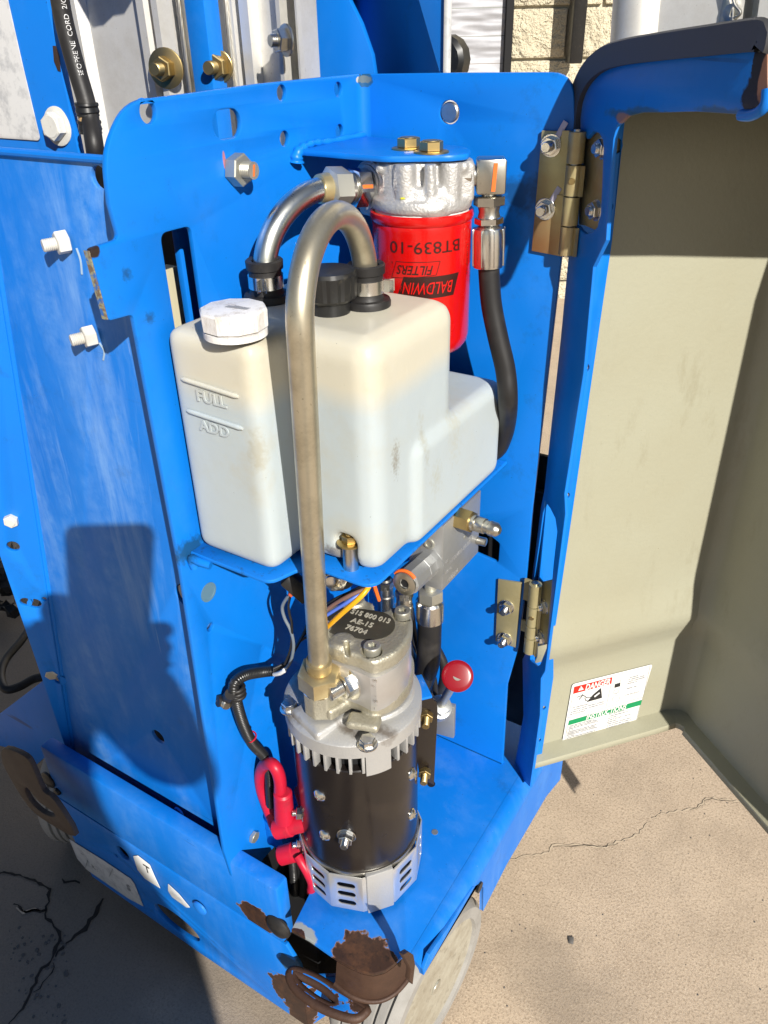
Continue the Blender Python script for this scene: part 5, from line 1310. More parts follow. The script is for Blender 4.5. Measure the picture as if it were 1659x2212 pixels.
# suction elbow under the brass-coloured nut
ez0 = zb-.012
mbe = MB(); lathe(mbe, Vector((e.x, e.y, ez0)), Zp, [(0, .0150), (e.z-ez0-.002, .0150), (e.z-ez0, .0140)], 8, .2)
side = Vector((ctr2.x-e.x, ctr2.y-e.y, 0)).normalized()
obox(mbe, Vector((e.x, e.y, (e.z+ez0)/2-.003))+side*.012, side, Zp.cross(side), Zp, .026, .022, .024, .002)
fused('port_elbow', mbe, M['castiron'], pump, .0010, 3)
mb = MB(); thread(mb, e-Zp*.002, Zp, .0148, .008, .0022, 32); mb.build('port_thread', M['bright'], pump)
# side nut and threaded union
sn = onZ(*fpm(760, 900), H-.462)
sn = Vector((e.x, e.y, e.z+.004))+side*.026
q = onN(*fpm(790, 900), Vector((ctr2.x, ctr2.y, 0))-side*.030, side)
mb = MB(); lathe(mb, q-side*.001, -side, [(0, .0165), (.0012, .0165), (.0013, .0145)], 36); hexn(mb, q-side*.001, -side, .0125, .008, .001, .1); mb.build('hex_nut', M['bright'], pump)
mb = MB(); thread(mb, q-side*.010, -side, .0075, .012, .0013, 24); mb.build('port_thread', M['bright'], pump)
# embossed marks on the pump body edge
c_ = onN(*fpm(1035, 905), Vector((-.2745, .3955, 0)), (.45, -.89, 0))
for i, (x, y, s) in enumerate(((1040, 905, 'M'), (1020, 950, 'o'), (1040, 1040, '.'), (1045, 1100, 'M'), (1030, 1165, 'I'))):
    p = onN(*fpm(x, y), Vector((-.2745, .3945, 0)), (.45, -.89, 0)); text('stamped_lettering', s, .004, p, (.89, .45, 0), Zp, M['bright'], pump, extr=.0001)

# ================================================================== ELECTRIC MOTOR
ax2 = Vector((.594, -.805, 0)); rx2 = Vector((.805, .594, 0))
fr_ = lambda r: (MX+ax2.x*r, MY+ax2.y*r)
RM = .057; RBL = .0608
zt1 = zat(*fr_(RBL), 1612); zt2 = zat(*fr_(RBL), 1641); zt3 = zat(*fr_(RM), 1667); zcb = zat(*fr_(RM), 1884)
motor = thing('electric_motor', 'black cylindrical pump motor with silver finned bell and slotted bottom band', 'motor', (MX, MY, ZD))
M['bell'] = metalm('sand_cast_bell', (.52, .515, .50), .45, .25, (.36, .30, .22), 600, .9, bd=.0004, metal=.5); k = NT(M['bell'])
for _q, _r in ((f5m(1180, 455), (.020, .010, .01)), (f5m(590, 330), (.014, .016, .01)), (f5m(940, 455), (.018, .006, .01))):
    k.mix(k.spot(onZ(*_q, zt1), _r, .8, 160, .8), (.12, .085, .055), .75)
mb = MB(); lathe(mb, (MX, MY, 0), Zp, [(zt2-.004, .050), (zt2, RBL-.001), (zt2+.001, RBL), (zt1-.0012, RBL), (zt1, RBL-.0014), (zt1+.002, .048), (zt1+.003, .040)], 84)
mb2 = mb; bell = mb2.build('end_bell', M['bell'], motor, 40)
# cast pad under the pump and soot
mbq = MB(); lathe(mbq, Vector((ctr2.x, ctr2.y, zt1-.002)), Zp, [(0, .043), (.008, .041)], 40)
obox(mbq, Vector((e.x, e.y, zt1+.001)), (side.x, side.y, 0), Zp.cross(side), Zp, .04, .04, .012, .003)
fused('bell_pad', mbq, M['bell'], motor, .0012, 4)
ths = math.atan2(-.805, .594)
nf = 34
fin = MB(); obox(fin, (0, 0, 0), Xp, Yp, Zp, .009, .0026, zt2-zt3-.0002, .0004); fme = fin.mesh('fin', M['bell'])
for i in range(nf):
    a = ths+2*math.pi*(i+.5)/nf
    da = ((a-ths+math.pi) % (2*math.pi))-math.pi
    if .12 < da < .52: continue
    o = bpy.data.objects.new('fin', fme); COL.objects.link(o); rr_ = RBL-.0055
    o.location = (MX+rr_*math.cos(a), MY+rr_*math.sin(a), (zt2+zt3)/2-.0005); o.rotation_euler = (0, 0, a); attach(o, bell)
mb = MB()
N = 12
vs = []
for i in range(N+1):
    a = ths+.13+(.38)*i/N
    for r, z in ((RBL-.001, zt2+.001), (RBL-.001, zt3-.004), (RBL-.006, zt3-.004), (RBL-.006, zt2+.001)): vs.append((MX+r*math.cos(a), MY+r*math.sin(a), z))
fs = [(4*i+k_, 4*i+(k_+1) % 4, 4*i+4+(k_+1) % 4, 4*i+4+k_) for i in range(N) for k_ in range(4)]+[(0, 1, 2, 3), (4*N, 4*N+3, 4*N+2, 4*N+1)]
mb.add(vs, fs); mb.build('bell_lug', M['bell'], motor, 50)
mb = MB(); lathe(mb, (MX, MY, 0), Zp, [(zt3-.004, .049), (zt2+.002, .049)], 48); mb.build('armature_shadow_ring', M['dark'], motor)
mb = MB(); lathe(mb, (MX, MY, 0), Zp, [(zcb, RM-.001), (zcb+.001, RM), (zt3-.001, RM), (zt3, RM-.001), (zt3, .049)], 96); can2 = mb.build('housing', M['black'], motor, 40)
mb = MB(); lathe(mb, (MX, MY, 0), Zp, [(zcb-.006, RM+.0003), (zcb-.005, RM+.0012), (zcb+.0005, RM+.0012), (zcb+.0008, RM-.001)], 84); mb.build('bottom_ring', M['steel'], motor)
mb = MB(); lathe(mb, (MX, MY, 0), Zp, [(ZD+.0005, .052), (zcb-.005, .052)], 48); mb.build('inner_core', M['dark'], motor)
# slotted faceted band
NB = 12; Rb_ = RM+.0025; zb0, zb1 = ZD+.008, zcb-.002; fw = 2*Rb_*math.tan(math.pi/NB)
hh = zb1-zb0
for i in range(NB):
    a = ths-.02+2*math.pi*(i+.5)/NB; nn_ = Vector((math.cos(a), math.sin(a), 0)); uu_ = Vector((-nn_.y, nn_.x, 0))
    da = ((a-ths+math.pi) % (2*math.pi))-math.pi
    holes = [] if .1 < da < .5 else [slot(0, hh*(.20+.25*j), fw*.56, hh*.13) for j in range(3)]
    plate('vent_panel', [[Vector(p) for p in ((-fw/2, 0), (fw/2, 0), (fw/2, hh*.96), (-fw/2, hh*.96))]]+holes, Vector((MX, MY, zb0))+nn_*Rb_, uu_, Zp, .0012, M['chrome'], motor, bev=.0002)
a = ths+.26; nn_ = Vector((math.cos(a), math.sin(a), 0)); uu_ = Vector((-nn_.y, nn_.x, 0))
mb = MB(); obox(mb, Vector((MX, MY, zb0+hh*.5))+nn_*(Rb_-.001), uu_, Zp, nn_, .0265, hh*1.08, .006, .0012); mb.build('cast_lug', M['bell'], motor)
def rayonm(px, py, R_):
    r = ray(px, py); dx, dy = r[0], r[1]; ex, ey = -MX, -MY; a = dx*dx+dy*dy; b = 2*(dx*ex+dy*ey); c = ex*ex+ey*ey-R_*R_
    D = max(0, b*b-4*a*c); t = (-b-math.sqrt(D))/(2*a); p = V3(CAM+r*t); return p, Vector((p.x-MX, p.y-MY, 0)).normalized()
for q, r in (((735, 890), .0062), ((770, 1165), .0062), ((1372, 740), .0062), ((1372, 1020), .0062)):
    p, n_ = rayonm(*f5m(*q), RM)
    mb = MB(); lathe(mb, p-n_*.0005, n_, [(0, r), (.0012, r*.96), (.003, r*.62), (.0036, r*.2)], 22)
    o = mb.build('screw', M['bright'], motor)
    mb = MB(); obox(mb, p+n_*.0031, Zp, n_.cross(Zp), n_, r*.9, .0010, .0008); obox(mb, p+n_*.0031, n_.cross(Zp), Zp, n_, r*.9, .0010, .0008); mb.build('cross_recess', M['nickel'], o)
p, n_ = rayonm(*f5m(920, 1165), RM); nut(motor, p, n_, .0068, M['bright'], h=.006, stud=.006, washer=.0088, studr=.0036)
p, n_ = rayonm(*f5m(1068, 520), .046); q = onZ(*f5m(1066, 530), zt1+.002)
def bhead(p): 
    o = hexbolt(motor, p, Zp, .0068, M['bright'], h=.0062, washer=.0085); return o
bhead(onZ(*f5m(1066, 540), zt1+.0012)); bhead(onZ(*f5m(527, 290), zt1+.001))
# ================================================================== RED BATTERY CABLES
YT = .378
g5 = lambda x, y, Y=YT: onY(*f5m(x, y), Y)
rc = thing('battery_cable', 'thick red battery cable looping down into the upper red rubber boot', 'cable', g5(470, 1180))
P = catmull([g5(462, 870), g5(462, 800), g5(448, 735), g5(420, 685), g5(385, 668, .38), g5(345, 690, .385), g5(325, 760, .387), g5(335, 850, .388), g5(370, 950, .388), g5(405, 1040, .388), g5(430, 1110, .388)], 10)
mb = MB(); sweep(mb, resample(P, .003)[0], .0060, 22); mb.build('cable_jacket', M['redrub'], rc, 60)
a, b = g5(480, 870), g5(492, 1050); mb = MB(); lathe(mb, a, (b-a), [(-.001, .0068), (.001, .0088), ((b-a).length, .0098)], 28); mb.build('sleeve', M['redrub'], rc)
a, b = g5(425, 1125, .372), g5(645, 1075, .386); mb = MB(); lathe(mb, a, (b-a), [(0, .0075), (.002, .0098), (.018, .0102), (.019, .0088), (.030, .0088), ((b-a).length, .0082)], 32); 
mb.build('terminal_boot', M['redrub'], rc)
mb = MB(); sweep(mb, [a.lerp(b, .36)+(Zp*math.cos(t)+Vector((.5, -.8, 0))*math.sin(t))*.0105 for t in [i*.5-2 for i in range(10)]], .0008, 6); mb.build('boot_ridge', M['redrub'], rc)
rc2 = thing('battery_cable', 'short red battery cable with its own boot below the looped one', 'cable', g5(560, 1500))
a, b = g5(455, 1310, .370), g5(615, 1265, .382); mb = MB(); lathe(mb, a, (b-a), [(0, .0075), (.002, .0096), (.017, .0100), (.018, .0085), ((b-a).length, .0082)], 32); mb.build('terminal_boot', M['redrub'], rc2)
P = catmull([g5(585, 1310, .372), g5(615, 1360, .37), g5(655, 1430, .369), g5(682, 1500, .37), g5(672, 1560, .37)], 8)
mb = MB(); sweep(mb, P, lambda i, n: .0046*(1 if i < n-3 else .8), 16); mb.build('cable_jacket', M['redrub'], rc2, 60)
for q in ((620, 1235), (620, 1010)):
    p = g5(*q, .384); nut(motor, p, (-.7, -.55, .1), .0062, M['bright'], h=.0055, stud=.004, washer=.0085)
P = catmull([g5(600, 850, .40), g5(640, 1000, .402), g5(670, 1100, .40), g5(650, 1200, .398), g5(690, 1280, .40)], 8); mb = MB(); sweep(mb, P, .0062, 16)
tag(mb.build('battery_cable', M['redrub']), 'red cable half hidden between the boots and the black motor', 'cable')
# ================================================================== WIRING HARNESS
har = thing('wiring_harness', 'black corrugated wiring conduit clamped to the blue plate left of the motor', 'wiring harness', onX(545, 1700, -.39))
XH = -.392
h5 = lambda x, y, X=XH: onX(*f5m(x, y), X)
def corr(mb, P, r, pitch=.0022):
    Q, L_ = resample(P, pitch/6); sweep(mb, Q, lambda i, n: r*(1-.13*(.5+.5*math.cos(i*2*math.pi/6))**2), 18)
mb = MB(); corr(mb, catmull([h5(440, 28, -.385), h5(330, 38), h5(220, 60), h5(150, 110), h5(140, 170)], 10), .0050); mb.build('conduit', M['plastic'], har, 60)
mb = MB(); corr(mb, catmull([h5(150, 190), h5(175, 300), h5(215, 420), h5(270, 530), h5(350, 620), h5(385, 720), h5(395, 850), h5(402, 960)], 10), .0052); mb.build('conduit', M['plastic'], har, 60)
mb = MB(); corr(mb, catmull([g5(545, 1330, .385), g5(552, 1400, .385), g5(560, 1520, .385), g5(566, 1600, .40)], 8), .0046); mb.build('conduit', M['plastic'], har, 60)
mb = MB(); sweep(mb, catmull([g5(600, 1330, .39), g5(620, 1440, .39), g5(620, 1580, .40)], 8), .0055, 14); mb.build('conduit', M['rubber'], har, 60)
for s_ in (0, .0045, .009):
    c = h5(165, 170)+Zp*(.004-s_); mb = MB(); sweep(mb, [c+(Vector((.0, 1, 0))*math.cos(t)+Vector((1, 0, .15))*math.sin(t))*.0060 for t in [i*.42 for i in range(16)]], .0019, 8); mb.build('wrap', M['rubber'], har, 60)
c = h5(60, 210, XB+.003); mb = MB(); sweep(mb, catmull([c-Yp*.006, c+Vector((.004, 0, -.001)), h5(120, 190)], 6), .0052, 12); cl = mb.build('cable_clamp', M['rubber'], har, 60)
mb = MB(); thread(mb, c+Vector((.0, -.001, -.002)), (1, -.25, 0), .0052, .010, .0022, 16); mb.build('clamp_screw', M['steel'], cl)
a, b = h5(215, 498), h5(295, 470); mb = MB(); c = (a+b)/2; d = (h5(300, 560)-h5(215, 420)).normalized(); uu_, vv_, _ = frame(d)
sweep(mb, [c+(uu_*math.cos(t)+vv_*math.sin(t))*.0054 for t in [i*2*math.pi/20 for i in range(21)]], .0008, 6); mb.build('red_tape', M['redrub'], har)
g3 = lambda x, y, Y=.40: onY(*f3p(x, y), Y)
def wire(name, pts, r, m, label, cat='wire', par=None):
    mb = MB(); sweep(mb, resample(catmull(pts, 10), .003)[0], r, 10); o = mb.build(name, m, par, 60)
    if par is None: tag(o, label, cat)
    return o
wire('grey_wire', [g3(965, 750), g3(900, 800), g3(850, 890), g3(870, 990), g3(920, 1090), g3(950, 1210), g3(935, 1340), g3(890, 1430), g3(800, 1480)], .00145, M['greywire'], 'grey wire hanging in an S from the small connector to the conduit')
wire('black_wire', [g3(920, 800), g3(905, 880), g3(915, 960), g3(935, 1050), g3(925, 1250), g3(870, 1400)], .0011, M['rubber'], 'thin black wire hanging beside the grey one')
for i in range(6):
    wire('loom_wire', [g3(1120-10*i, 860+60*i, .44), g3(1060-12*i, 1080+25*i, .43), g3(970-10*i, 1260+15*i, .425), g3(880, 1380+10*i, .41), g3(770, 1440+6*i, .40)], .0012, M['brownwire'] if i == 5 else M['rubber'], None, par=har)
wire('white_wire', [g3(870, 1455, .398), g3(830, 1480, .398), g3(780, 1490, .40)], .0020, M['label'], None, par=har)
cn = thing('plug_connector', 'small black and orange plug connector hanging under the tank corner', 'connector', g3(975, 790))
c = g3(985, 705); mb = MB(); obox(mb, c, (.6, .3, -.75), (.5, .6, .6), (.6, -.8, .2), .026, .013, .016, .002); mb.build('connector_body', M['plastic'], cn)
M['orseal'] = mat('orange_seal', (.45, .08, .03), .5); c = g3(955, 735, .398); mb = MB(); obox(mb, c, (.6, .3, -.75), (.5, .6, .6), (.6, -.8, .2), .004, .010, .012, .001); mb.build('seal', M['orseal'], cn)
k2 = lambda x, y, Y=.40: onY(*f2c(x, y), Y)
wire('yellow_wire', [k2(400, 670, .41), k2(370, 740, .40), k2(300, 820, .393), k2(180, 925, .39), k2(60, 1035, .392), k2(-20, 1110, .40), k2(-60, 1180, .41)], .0021, M['yellowwire'], 'bright yellow wire crossing in front of the pump cover')
wire('blue_wire', [k2(330, 770, .44), k2(230, 835, .43), k2(120, 905, .425), k2(0, 980, .42)], .0016, M['bluewire'], 'light blue wire just behind the yellow one')
wire('brown_wire', [k2(360, 740, .44), k2(220, 800, .43), k2(100, 870, .425), k2(0, 950, .42)], .0018, M['brownwire'], 'brown wire running above the blue one')
wire('black_wire', [k2(380, 700, .44), k2(250, 770, .44), k2(120, 830, .43), k2(-20, 920, .43)], .0022, M['rubber'], 'black wire nearest the solenoid coil')
mb = MB()
for i in range(7): sweep(mb, [k2(415+3*i, 690+10*i, .45), k2(430+5*i, 760+12*i, .455)], .0016, 6)
tag(mb.build('orange_wire_stub', M['orange']), 'orange taped wire stub beside the coil', 'wire')
# ================================================================== RED KNOB VALVE AND BLACK BRACKET
kc = onY(*f2c(1070, 1425), .50); kb = onY(*f2c(940, 1650), .535)
kn = thing('release_valve', 'red mushroom knob on a silver valve stem right of the motor', 'valve knob', kb)
ax = (kc-kb).normalized(); ax = (ax+Vector((.25, -.8, .15))).normalized()
mb = MB(); lathe(mb, kc-ax*.006, ax, [(-.006, .004), (-.002, .006), (0, .0138), (.0012, .0147), (.0020, .0140), (.0024, .0105), (.0027, .0065), (.0028, .001)], 40); mb.build('knob', M['redknob'], kn, 50)
mb = MB(); sweep(mb, [kc-ax*.004, kb], .0042, 16); mb.build('stem', M['nickel'], kn)
d = (kc-kb).normalized(); mb = MB(); hexn(mb, kb-d*.004, d, .0105, .008, .001, .3); lathe(mb, kb-d*.018, d, [(0, .0125), (.013, .0125), (.014, .010)], 24); mb.build('valve_body', M['block'], kn)
p = onY(*f5m(1600, 360), .545); mb = MB(); obox(mb, p, (1, .2, 0), (0, 0, 1), (.2, -1, 0), .022, .045, .006, .001); mb.build('valve_plate', M['block'], kn)
brk = thing('black_bracket', 'black flat bracket with two gold nuts standing behind the motor', 'bracket', onY(935, 1690, .47))
bn = Vector((.75, -.66, 0)); b0 = onY(*f5m(1480, 500), .470); bu = Vector((.66, .75, 0))
pl = proj([onN(*f5m(*q), b0, bn) for q in ((1410, 190), (1500, 215), (1548, 250), (1552, 330), (1526, 822), (1430, 770), (1405, 600))], b0, bu, Zp)
plate('bracket_plate', [rounded(pl)], b0, bu, Zp, .003, M['black'], brk)
for q in ((1475, 330), (1462, 720)): nut(brk, onN(*f5m(*q), b0, bn), (bn+Vector((-.3, -.3, 0))).normalized(), .0065, M['goldnut'], h=.006, stud=.0095, washer=.0)
q = onN(*f5m(1445, 150), b0, bn); mb = MB(); obox(mb, q+Vector((-.005, .0, -.002)), bu, Zp, bn, .018, .003, .03, .001); mb.build('bracket_ledge', M['blueB'], brk)

# ================================================================== OPEN COVER
hP = C(1243, 415); hP = Vector((hP.x, hP.y, 0))
uP = Vector((.64, .77, 0)).normalized(); nP = Vector((.77, -.64, 0)).normalized(); uF = Vector((.712, -.702, 0)).normalized(); nF = Vector((-.702, -.712, 0)).normalized()
cover = thing('swing_cover', 'open swing-out cover, olive grey fibreglass inside with a blue steel frame', 'cover', hP+uP*.1+Zp*(H-.73))
def Fq(x, y): return onN(x, y, hP, nF)
def Pq(x, y, o=0.0): return onN(x, y, hP+nP*o, nP)
fq = lambda pts: proj([(Fq(*p[:2]), p[2]) if len(p) > 2 else Fq(*p) for p in pts], hP, uF, Zp)
outerc = [(1247, 285), (1248, 250), (1256, 205), (1275, 165), (1305, 136), (1350, 120), (1430, 108), (1530, 96), (1640, 84), (1652, 92)]
fo = [(1657, 120), (1658, 200), (1655, 222), (1645, 238), (1625, 249), (1590, 247), (1500, 241), (1430, 243), (1385, 243), (1355, 251), (1332, 272), (1325, 300), (1314, 440), (1309, 519), (1281, 577), (1260, 807), (1219, 1067), (1221, 1110), (1177, 1450), (1168, 1466), (1166, 1546), (1152, 1647), (1144, 1700), (1109, 1664), (1130, 1546), (1128, 1424), (1140, 1400), (1147, 1262), (1168, 1094), (1175, 1060), (1229, 560)]
cut1 = fq([(1257, 287), (1268, 300), (1281, 284, ), (1293, 288), (1301, 300), (1303, 320), (1300, 400), (1297, 460), (1290, 490), (1278, 502), (1265, 505), (1255, 498), (1247, 488), (1240, 486)])
cut2 = fq([(1176, 1082), (1188, 1098), (1199, 1120), (1203, 1148), (1195, 1220), (1186, 1330), (1180, 1400), (1166, 1436), (1157, 1440), (1145, 1425), (1148, 1380), (1152, 1262), (1165, 1170)])
def xf(kk):
    kk.mix(kk.spot(Fq(1646, 170), (.010, .010, .022), .7, 90, .08), (.016, .010, .009)); kk.mix(kk.spot(Fq(1625, 205), (.008, .008, .010), .7, 110, .2), (.016, .010, .009))
    for q in ((1400, 246), (1560, 246), (1350, 250)): kk.mix(kk.spot(Fq(*q), (.03, .03, .004), .7, 110, .4), (.04, .10, .12), .7)
    kk.mix(kk.spot(Fq(1655, 165), (.006, .006, .012), .3, 80, .1), (.30, .14, .08), 1)
    kk.mix(kk.spot(Fq(1345, 256), (.010, .010, .004), .5, 110, .3), (.35, .18, .09), .8)
M['blueF'] = bluepaint('blue_paint_cover', .3, 0, .36, xf)
plate('cover_flange', [[Vector(p[:2]) for p in proj(catmull([Fq(*p) for p in outerc], 8), hP, uF, Zp)+fq(fo)], rounded(cut1), rounded(cut2)], hP, uF, Zp, .0035, M['blueF'], cover, bev=.0009)
# rubber edge seal
ed = [Fq(*p) for p in outerc]; sm = catmull(ed, 8); mb = MB(); vs = []; n_ = len(sm)
for i, q in enumerate(sm):
    t = (sm[min(i+1, n_-1)]-sm[max(i-1, 0)]).normalized(); o_ = t.cross(nF); o_.normalize()
    if i == 0: sg = 1 if (o_.dot(Fq(1225, 230)-q) > 0) else -1
    o_ = o_*sg
    for a, b in ((-.0055, .0003), (-.0055, .0040), (.0080, .0050), (.0092, .003), (.0085, .0005)): vs.append(q+o_*a+nF*b)
m5 = 5; fs = [(m5*i+k_, m5*i+(k_+1) % m5, m5*(i+1)+(k_+1) % m5, m5*(i+1)+k_) for i in range(n_-1) for k_ in range(m5)]+[tuple(range(m5)), tuple(range(m5*(n_-1), m5*n_))]
mb.add(vs, fs); M['seal'] = mat('grey_rubber_seal', (.055, .055, .058), .55); mb.build('edge_seal', M['seal'], cover, 40)
# turned end of the flange on the right
p_e = [Fq(1658, 192), Fq(1655, 222), Fq(1643, 239), Fq(1622, 249), Fq(1600, 249)]
mb = MB(); sweep(mb, catmull(p_e, 6), .0028, 8); mb.build('rolled_edge', M['blueB'], cover, 60)
if 0: obox(mb, Fq(1662, 130)+uP*.03+uF*.004, uP, Zp, uF, .065, abs(Fq(1655, 85).z-Fq(1655, 150).z), .004, .001)
# blue return strip carrying the fibreglass
st = [Pq(1235, 285, -.002), Pq(1350, 262, -.002), Pq(1323, 519, -.002), Pq(1239, 1094, -.002), Pq(1196, 1383, -.002), Pq(1196, 1463, -.002), Pq(1170, 1636, -.002), Pq(1150, 1700, -.002)]
pl = proj(st[1:], hP-nP*.002, uP, Zp); z1_ = pl[0][1]; z0_ = pl[-1][1]
pl = [(.002, z1_)]+[(a, b) for a, b in pl[:-1]]+[(pl[-2][0]-.004, z0_), (.002, z0_)]
hs = []
for q, r in ((f7r(522, 800), .0042), (f7r(408, 1592), .0032), (f7b(262, 1255), .0030), (f7b(232, 1456), .0030), (f3(712, 910), .0062), (f3(668, 1290), .004)):
    p = Pq(*q, -.002); hs.append(circ((p-hP).dot(uP), p.z, r, 14))
plate('blue_strip', [rounded(pl)]+hs, hP-nP*.002, uP, Zp, .003, M['blueB'], cover, bev=.0006)
# fibreglass shell: inner back wall P, corner, side wall Q
zb_c = Pq(1482, 1542).z; lc = .215
def off(z):
    zr = z-H
    if zr > -.515: return 0
    if zr > -.56: return .008*(-.515-zr)/.045
    if zr > -.60: return .008-.016*(-.56-zr)/.04
    return -.008
zs = [H-.030, H-.10, H-.25, H-.42, H-.505, H-.520, H-.535, H-.552, H-.562, H-.575, H-.590, H-.602, H-.62, H-.66, H-.69, zb_c+.006, zb_c]
ss = []
for s in [.004, .03, .06, .10, .14, .18, .19]: ss.append(('P', s))
mb = MB(); cols = []
rc_ = .016
for s in (.006, .03, .06, .1, .14, .17, lc-rc_): cols.append(lambda z, s=s: hP+uP*(s*(1+.12*(H-z > 5)))-nP*.006)
for i in range(1, 8):
    a = math.pi/2*i/8; cols.append(lambda z, a=a: hP+uP*(lc-rc_+rc_*math.sin(a))+nP*(-.006+rc_*(1-math.cos(a))))
for s in (.020, .05, .10, .16, .22, .30): cols.append(lambda z, s=s: hP+uP*(lc+.0*s)+nP*s)
nc = len(cols); vs = []
for z in zs:
    for j, c in enumerate(cols):
        o_ = off(z) if j < 14 else off(z)*.4
        sx_ = (nP if j < 7 else (nP-uP).normalized() if j < 14 else -uP)
        p = c(z)+sx_*o_; vs.append((p.x, p.y, z))
fs = [(r*nc+j, r*nc+j+1, (r+1)*nc+j+1, (r+1)*nc+j) for r in range(len(zs)-1) for j in range(nc-1)]
# bottom lip, turned inwards and down
base_i = len(vs)
for j, c in enumerate(cols):
    sx_ = (nP if j < 7 else (nP-uP).normalized() if j < 14 else -uP); p = c(zb_c)+sx_*(off(zb_c)+.020); vs.append((p.x, p.y, zb_c-.004))
for j, c in enumerate(cols):
    sx_ = (nP if j < 7 else (nP-uP).normalized() if j < 14 else -uP); p = c(zb_c)+sx_*(off(zb_c)+.022); vs.append((p.x, p.y, zb_c-.009))
rl = (len(zs)-1)*nc
fs += [(rl+j, rl+j+1, base_i+j+1, base_i+j) for j in range(nc-1)]+[(base_i+j, base_i+j+1, base_i+nc+j+1, base_i+nc+j) for j in range(nc-1)]
me = bpy.data.meshes.new('fibreglass_shell'); me.from_pydata(vs, [], fs); autosmooth(me, 40); me.materials.append(M['fibre'])
shl = bpy.data.objects.new('fibreglass_shell', me); COL.objects.link(shl); attach(shl, cover)
sm_ = shl.modifiers.new('thick', 'SOLIDIFY'); sm_.thickness = .003; sm_.offset = 0
# roof of the cover
roofd = .205; mb = MB()
r0 = hP+uP*.0-nP*.005; q = [r0, r0+uP*(lc+.0), r0+uP*(lc-.001)+nP*(roofd+.035), r0+uP*.10+nP*(roofd+.014), r0+uP*.003+nP*roofd]
zr_ = H-.030
poly = proj(q, r0, uP, nP)
cr_ = uP.cross(-nP)
plate('cover_roof', [[Vector((a, -b)) for a, b in poly]], Vector((r0.x, r0.y, zr_)), uP, -nP, .003, M['fibre'], cover)
# hole and scuffs on the inner wall
p = Pq(*f3(855, 945), .0); mb = MB(); lathe(mb, p-nP*.0055, nP, [(0, .0058), (.0004, .0058)], 18); mb.build('wall_hole', M['dark'], cover)
# ---- warning label
lo_ = -.0055+off(H-.66)+.0012+.0015
LQ = lambda x, y, o=0.0: onN(*cq(x, y, 2080, 2450, 4.1475), hP+nP*(lo_+o), nP)
lq = lambda pts: proj([(LQ(*p[:2]), p[2]) if len(p) > 2 else LQ(*p) for p in pts], hP+nP*lo_, uP, Zp)
lab0 = plate('warning_label', [rounded(lq([(275, 485, .004), (1525, 172, .003), (1362, 700), (1255, 1125, .002), (100, 1482, .003)]))], hP+nP*lo_, uP, Zp, .0006, M['label'], cover, bev=.0001)
def lquad(name, pts, m, o=.0004): 
    pl = proj([LQ(*p) for p in pts], hP+nP*lo_, uP, Zp); mb = MB(); mb.add([hP+nP*(lo_+o)+uP*a+Zp*b for a, b in pl], [tuple(range(len(pl)))]); return mb.build(name, m, lab0)
def lline(pts, m=M['lblack'], r=.00022):
    mb = MB(); sweep(mb, [LQ(*p, .0003) for p in pts], r, 4); return mb.build('label_line', m, lab0)
lquad('red_band', ((302, 520), (896, 368), (880, 470), (285, 628)), M['lred'])
lquad('green_band', ((222, 1045), (1358, 720), (1335, 800), (206, 1118)), M['lgreen'])
def ltext(s, a, b, hpx, m, off_=0):
    A_, B_ = LQ(*a, .0007), LQ(*b, .0007); vs, fs = text_mb(s, 1, shear=.18); W0 = max(v[0] for v in vs)-min(v[0] for v in vs); L0 = (B_-A_).dot(uP)
    c_ = (A_+B_)/2; text('lettering', s, hpx, Vector((c_.x, c_.y, c_.z)), uP, Zp, m, lab0, extr=.00008, shear=.18, sx=L0/(W0*hpx), off=off_)
ltext('DANGER', (478, 535), (858, 440), .0118, M['label'], .0003)
ltext('INSTRUCTIONS', (488, 1000), (1108, 835), .0108, M['label'], .00025)
lquad('warning_triangle', ((360, 580), (408, 500), (448, 556)), M['label'], .0007)
p = LQ(405, 550, .0009); text('lettering', '!', .0055, p, uP, Zp, M['lred'], lab0, extr=.00005)
for pts in (((285, 628), (215, 1005), (1375, 680), (1485, 205), (900, 355)), ((880, 480), (800, 830)), ((206, 1118), (140, 1440), (1250, 1115), (1330, 805))): lline(pts, M['ltext'])
# pictogram: battery block, arm and figure
lquad('pictogram', ((595, 640), (720, 535), (735, 690), (500, 755)), M['lblack'])
lquad('pictogram', ((610, 660), (690, 600), (698, 618), (620, 680)), M['label'], .0006)
for pts in (((345, 685), (440, 650)), ((380, 720), (440, 650)), ((430, 640), (500, 690)), ((470, 690), (480, 730), (520, 745)), ((500, 690), (570, 680))): lline(pts, r=.0005)
lquad('pictogram', ((935, 480), (1020, 455), (1015, 510), (928, 535)), M['lblack'])
lline(((940, 435), (1030, 412), (1020, 455), (935, 480), (940, 435)), M['ltext'], .0002)
for cx, cy, r in ((955, 705, 50), (955, 595, 34)): lline([(cx+r*1.1*math.cos(t), cy+r*math.sin(t)-r*.25*math.cos(t)) for t in [i*.45 for i in range(15)]], M['ltext'], .00022)
lline(((850, 645), (1040, 598)), M['ltext'], .0002)
rr = random.Random(2)
def fine(x0, y0, x1, y1, m):
    """a line of unreadably small print"""
    mb = MB(); n_ = int(abs(x1-x0)/9); 
    for i in range(n_):
        if rr.random() < .16: continue
        t = i/n_; a = LQ(x0+(x1-x0)*t, y0+(y1-y0)*t, .0004); obox(mb, a+Zp*rr.uniform(-.00008, .0002), uP, Zp, nP, .0009*rr.uniform(.5, 1.1), .0013*rr.uniform(.6, 1.2), .0001)
    mb.build('fine_print', m, lab0)
for i, w_ in enumerate((270, 500, 510, 230)): fine(275-8*i, 855+i*33, 275-8*i+w_, 855+i*33-w_*.27, M['ltext'])
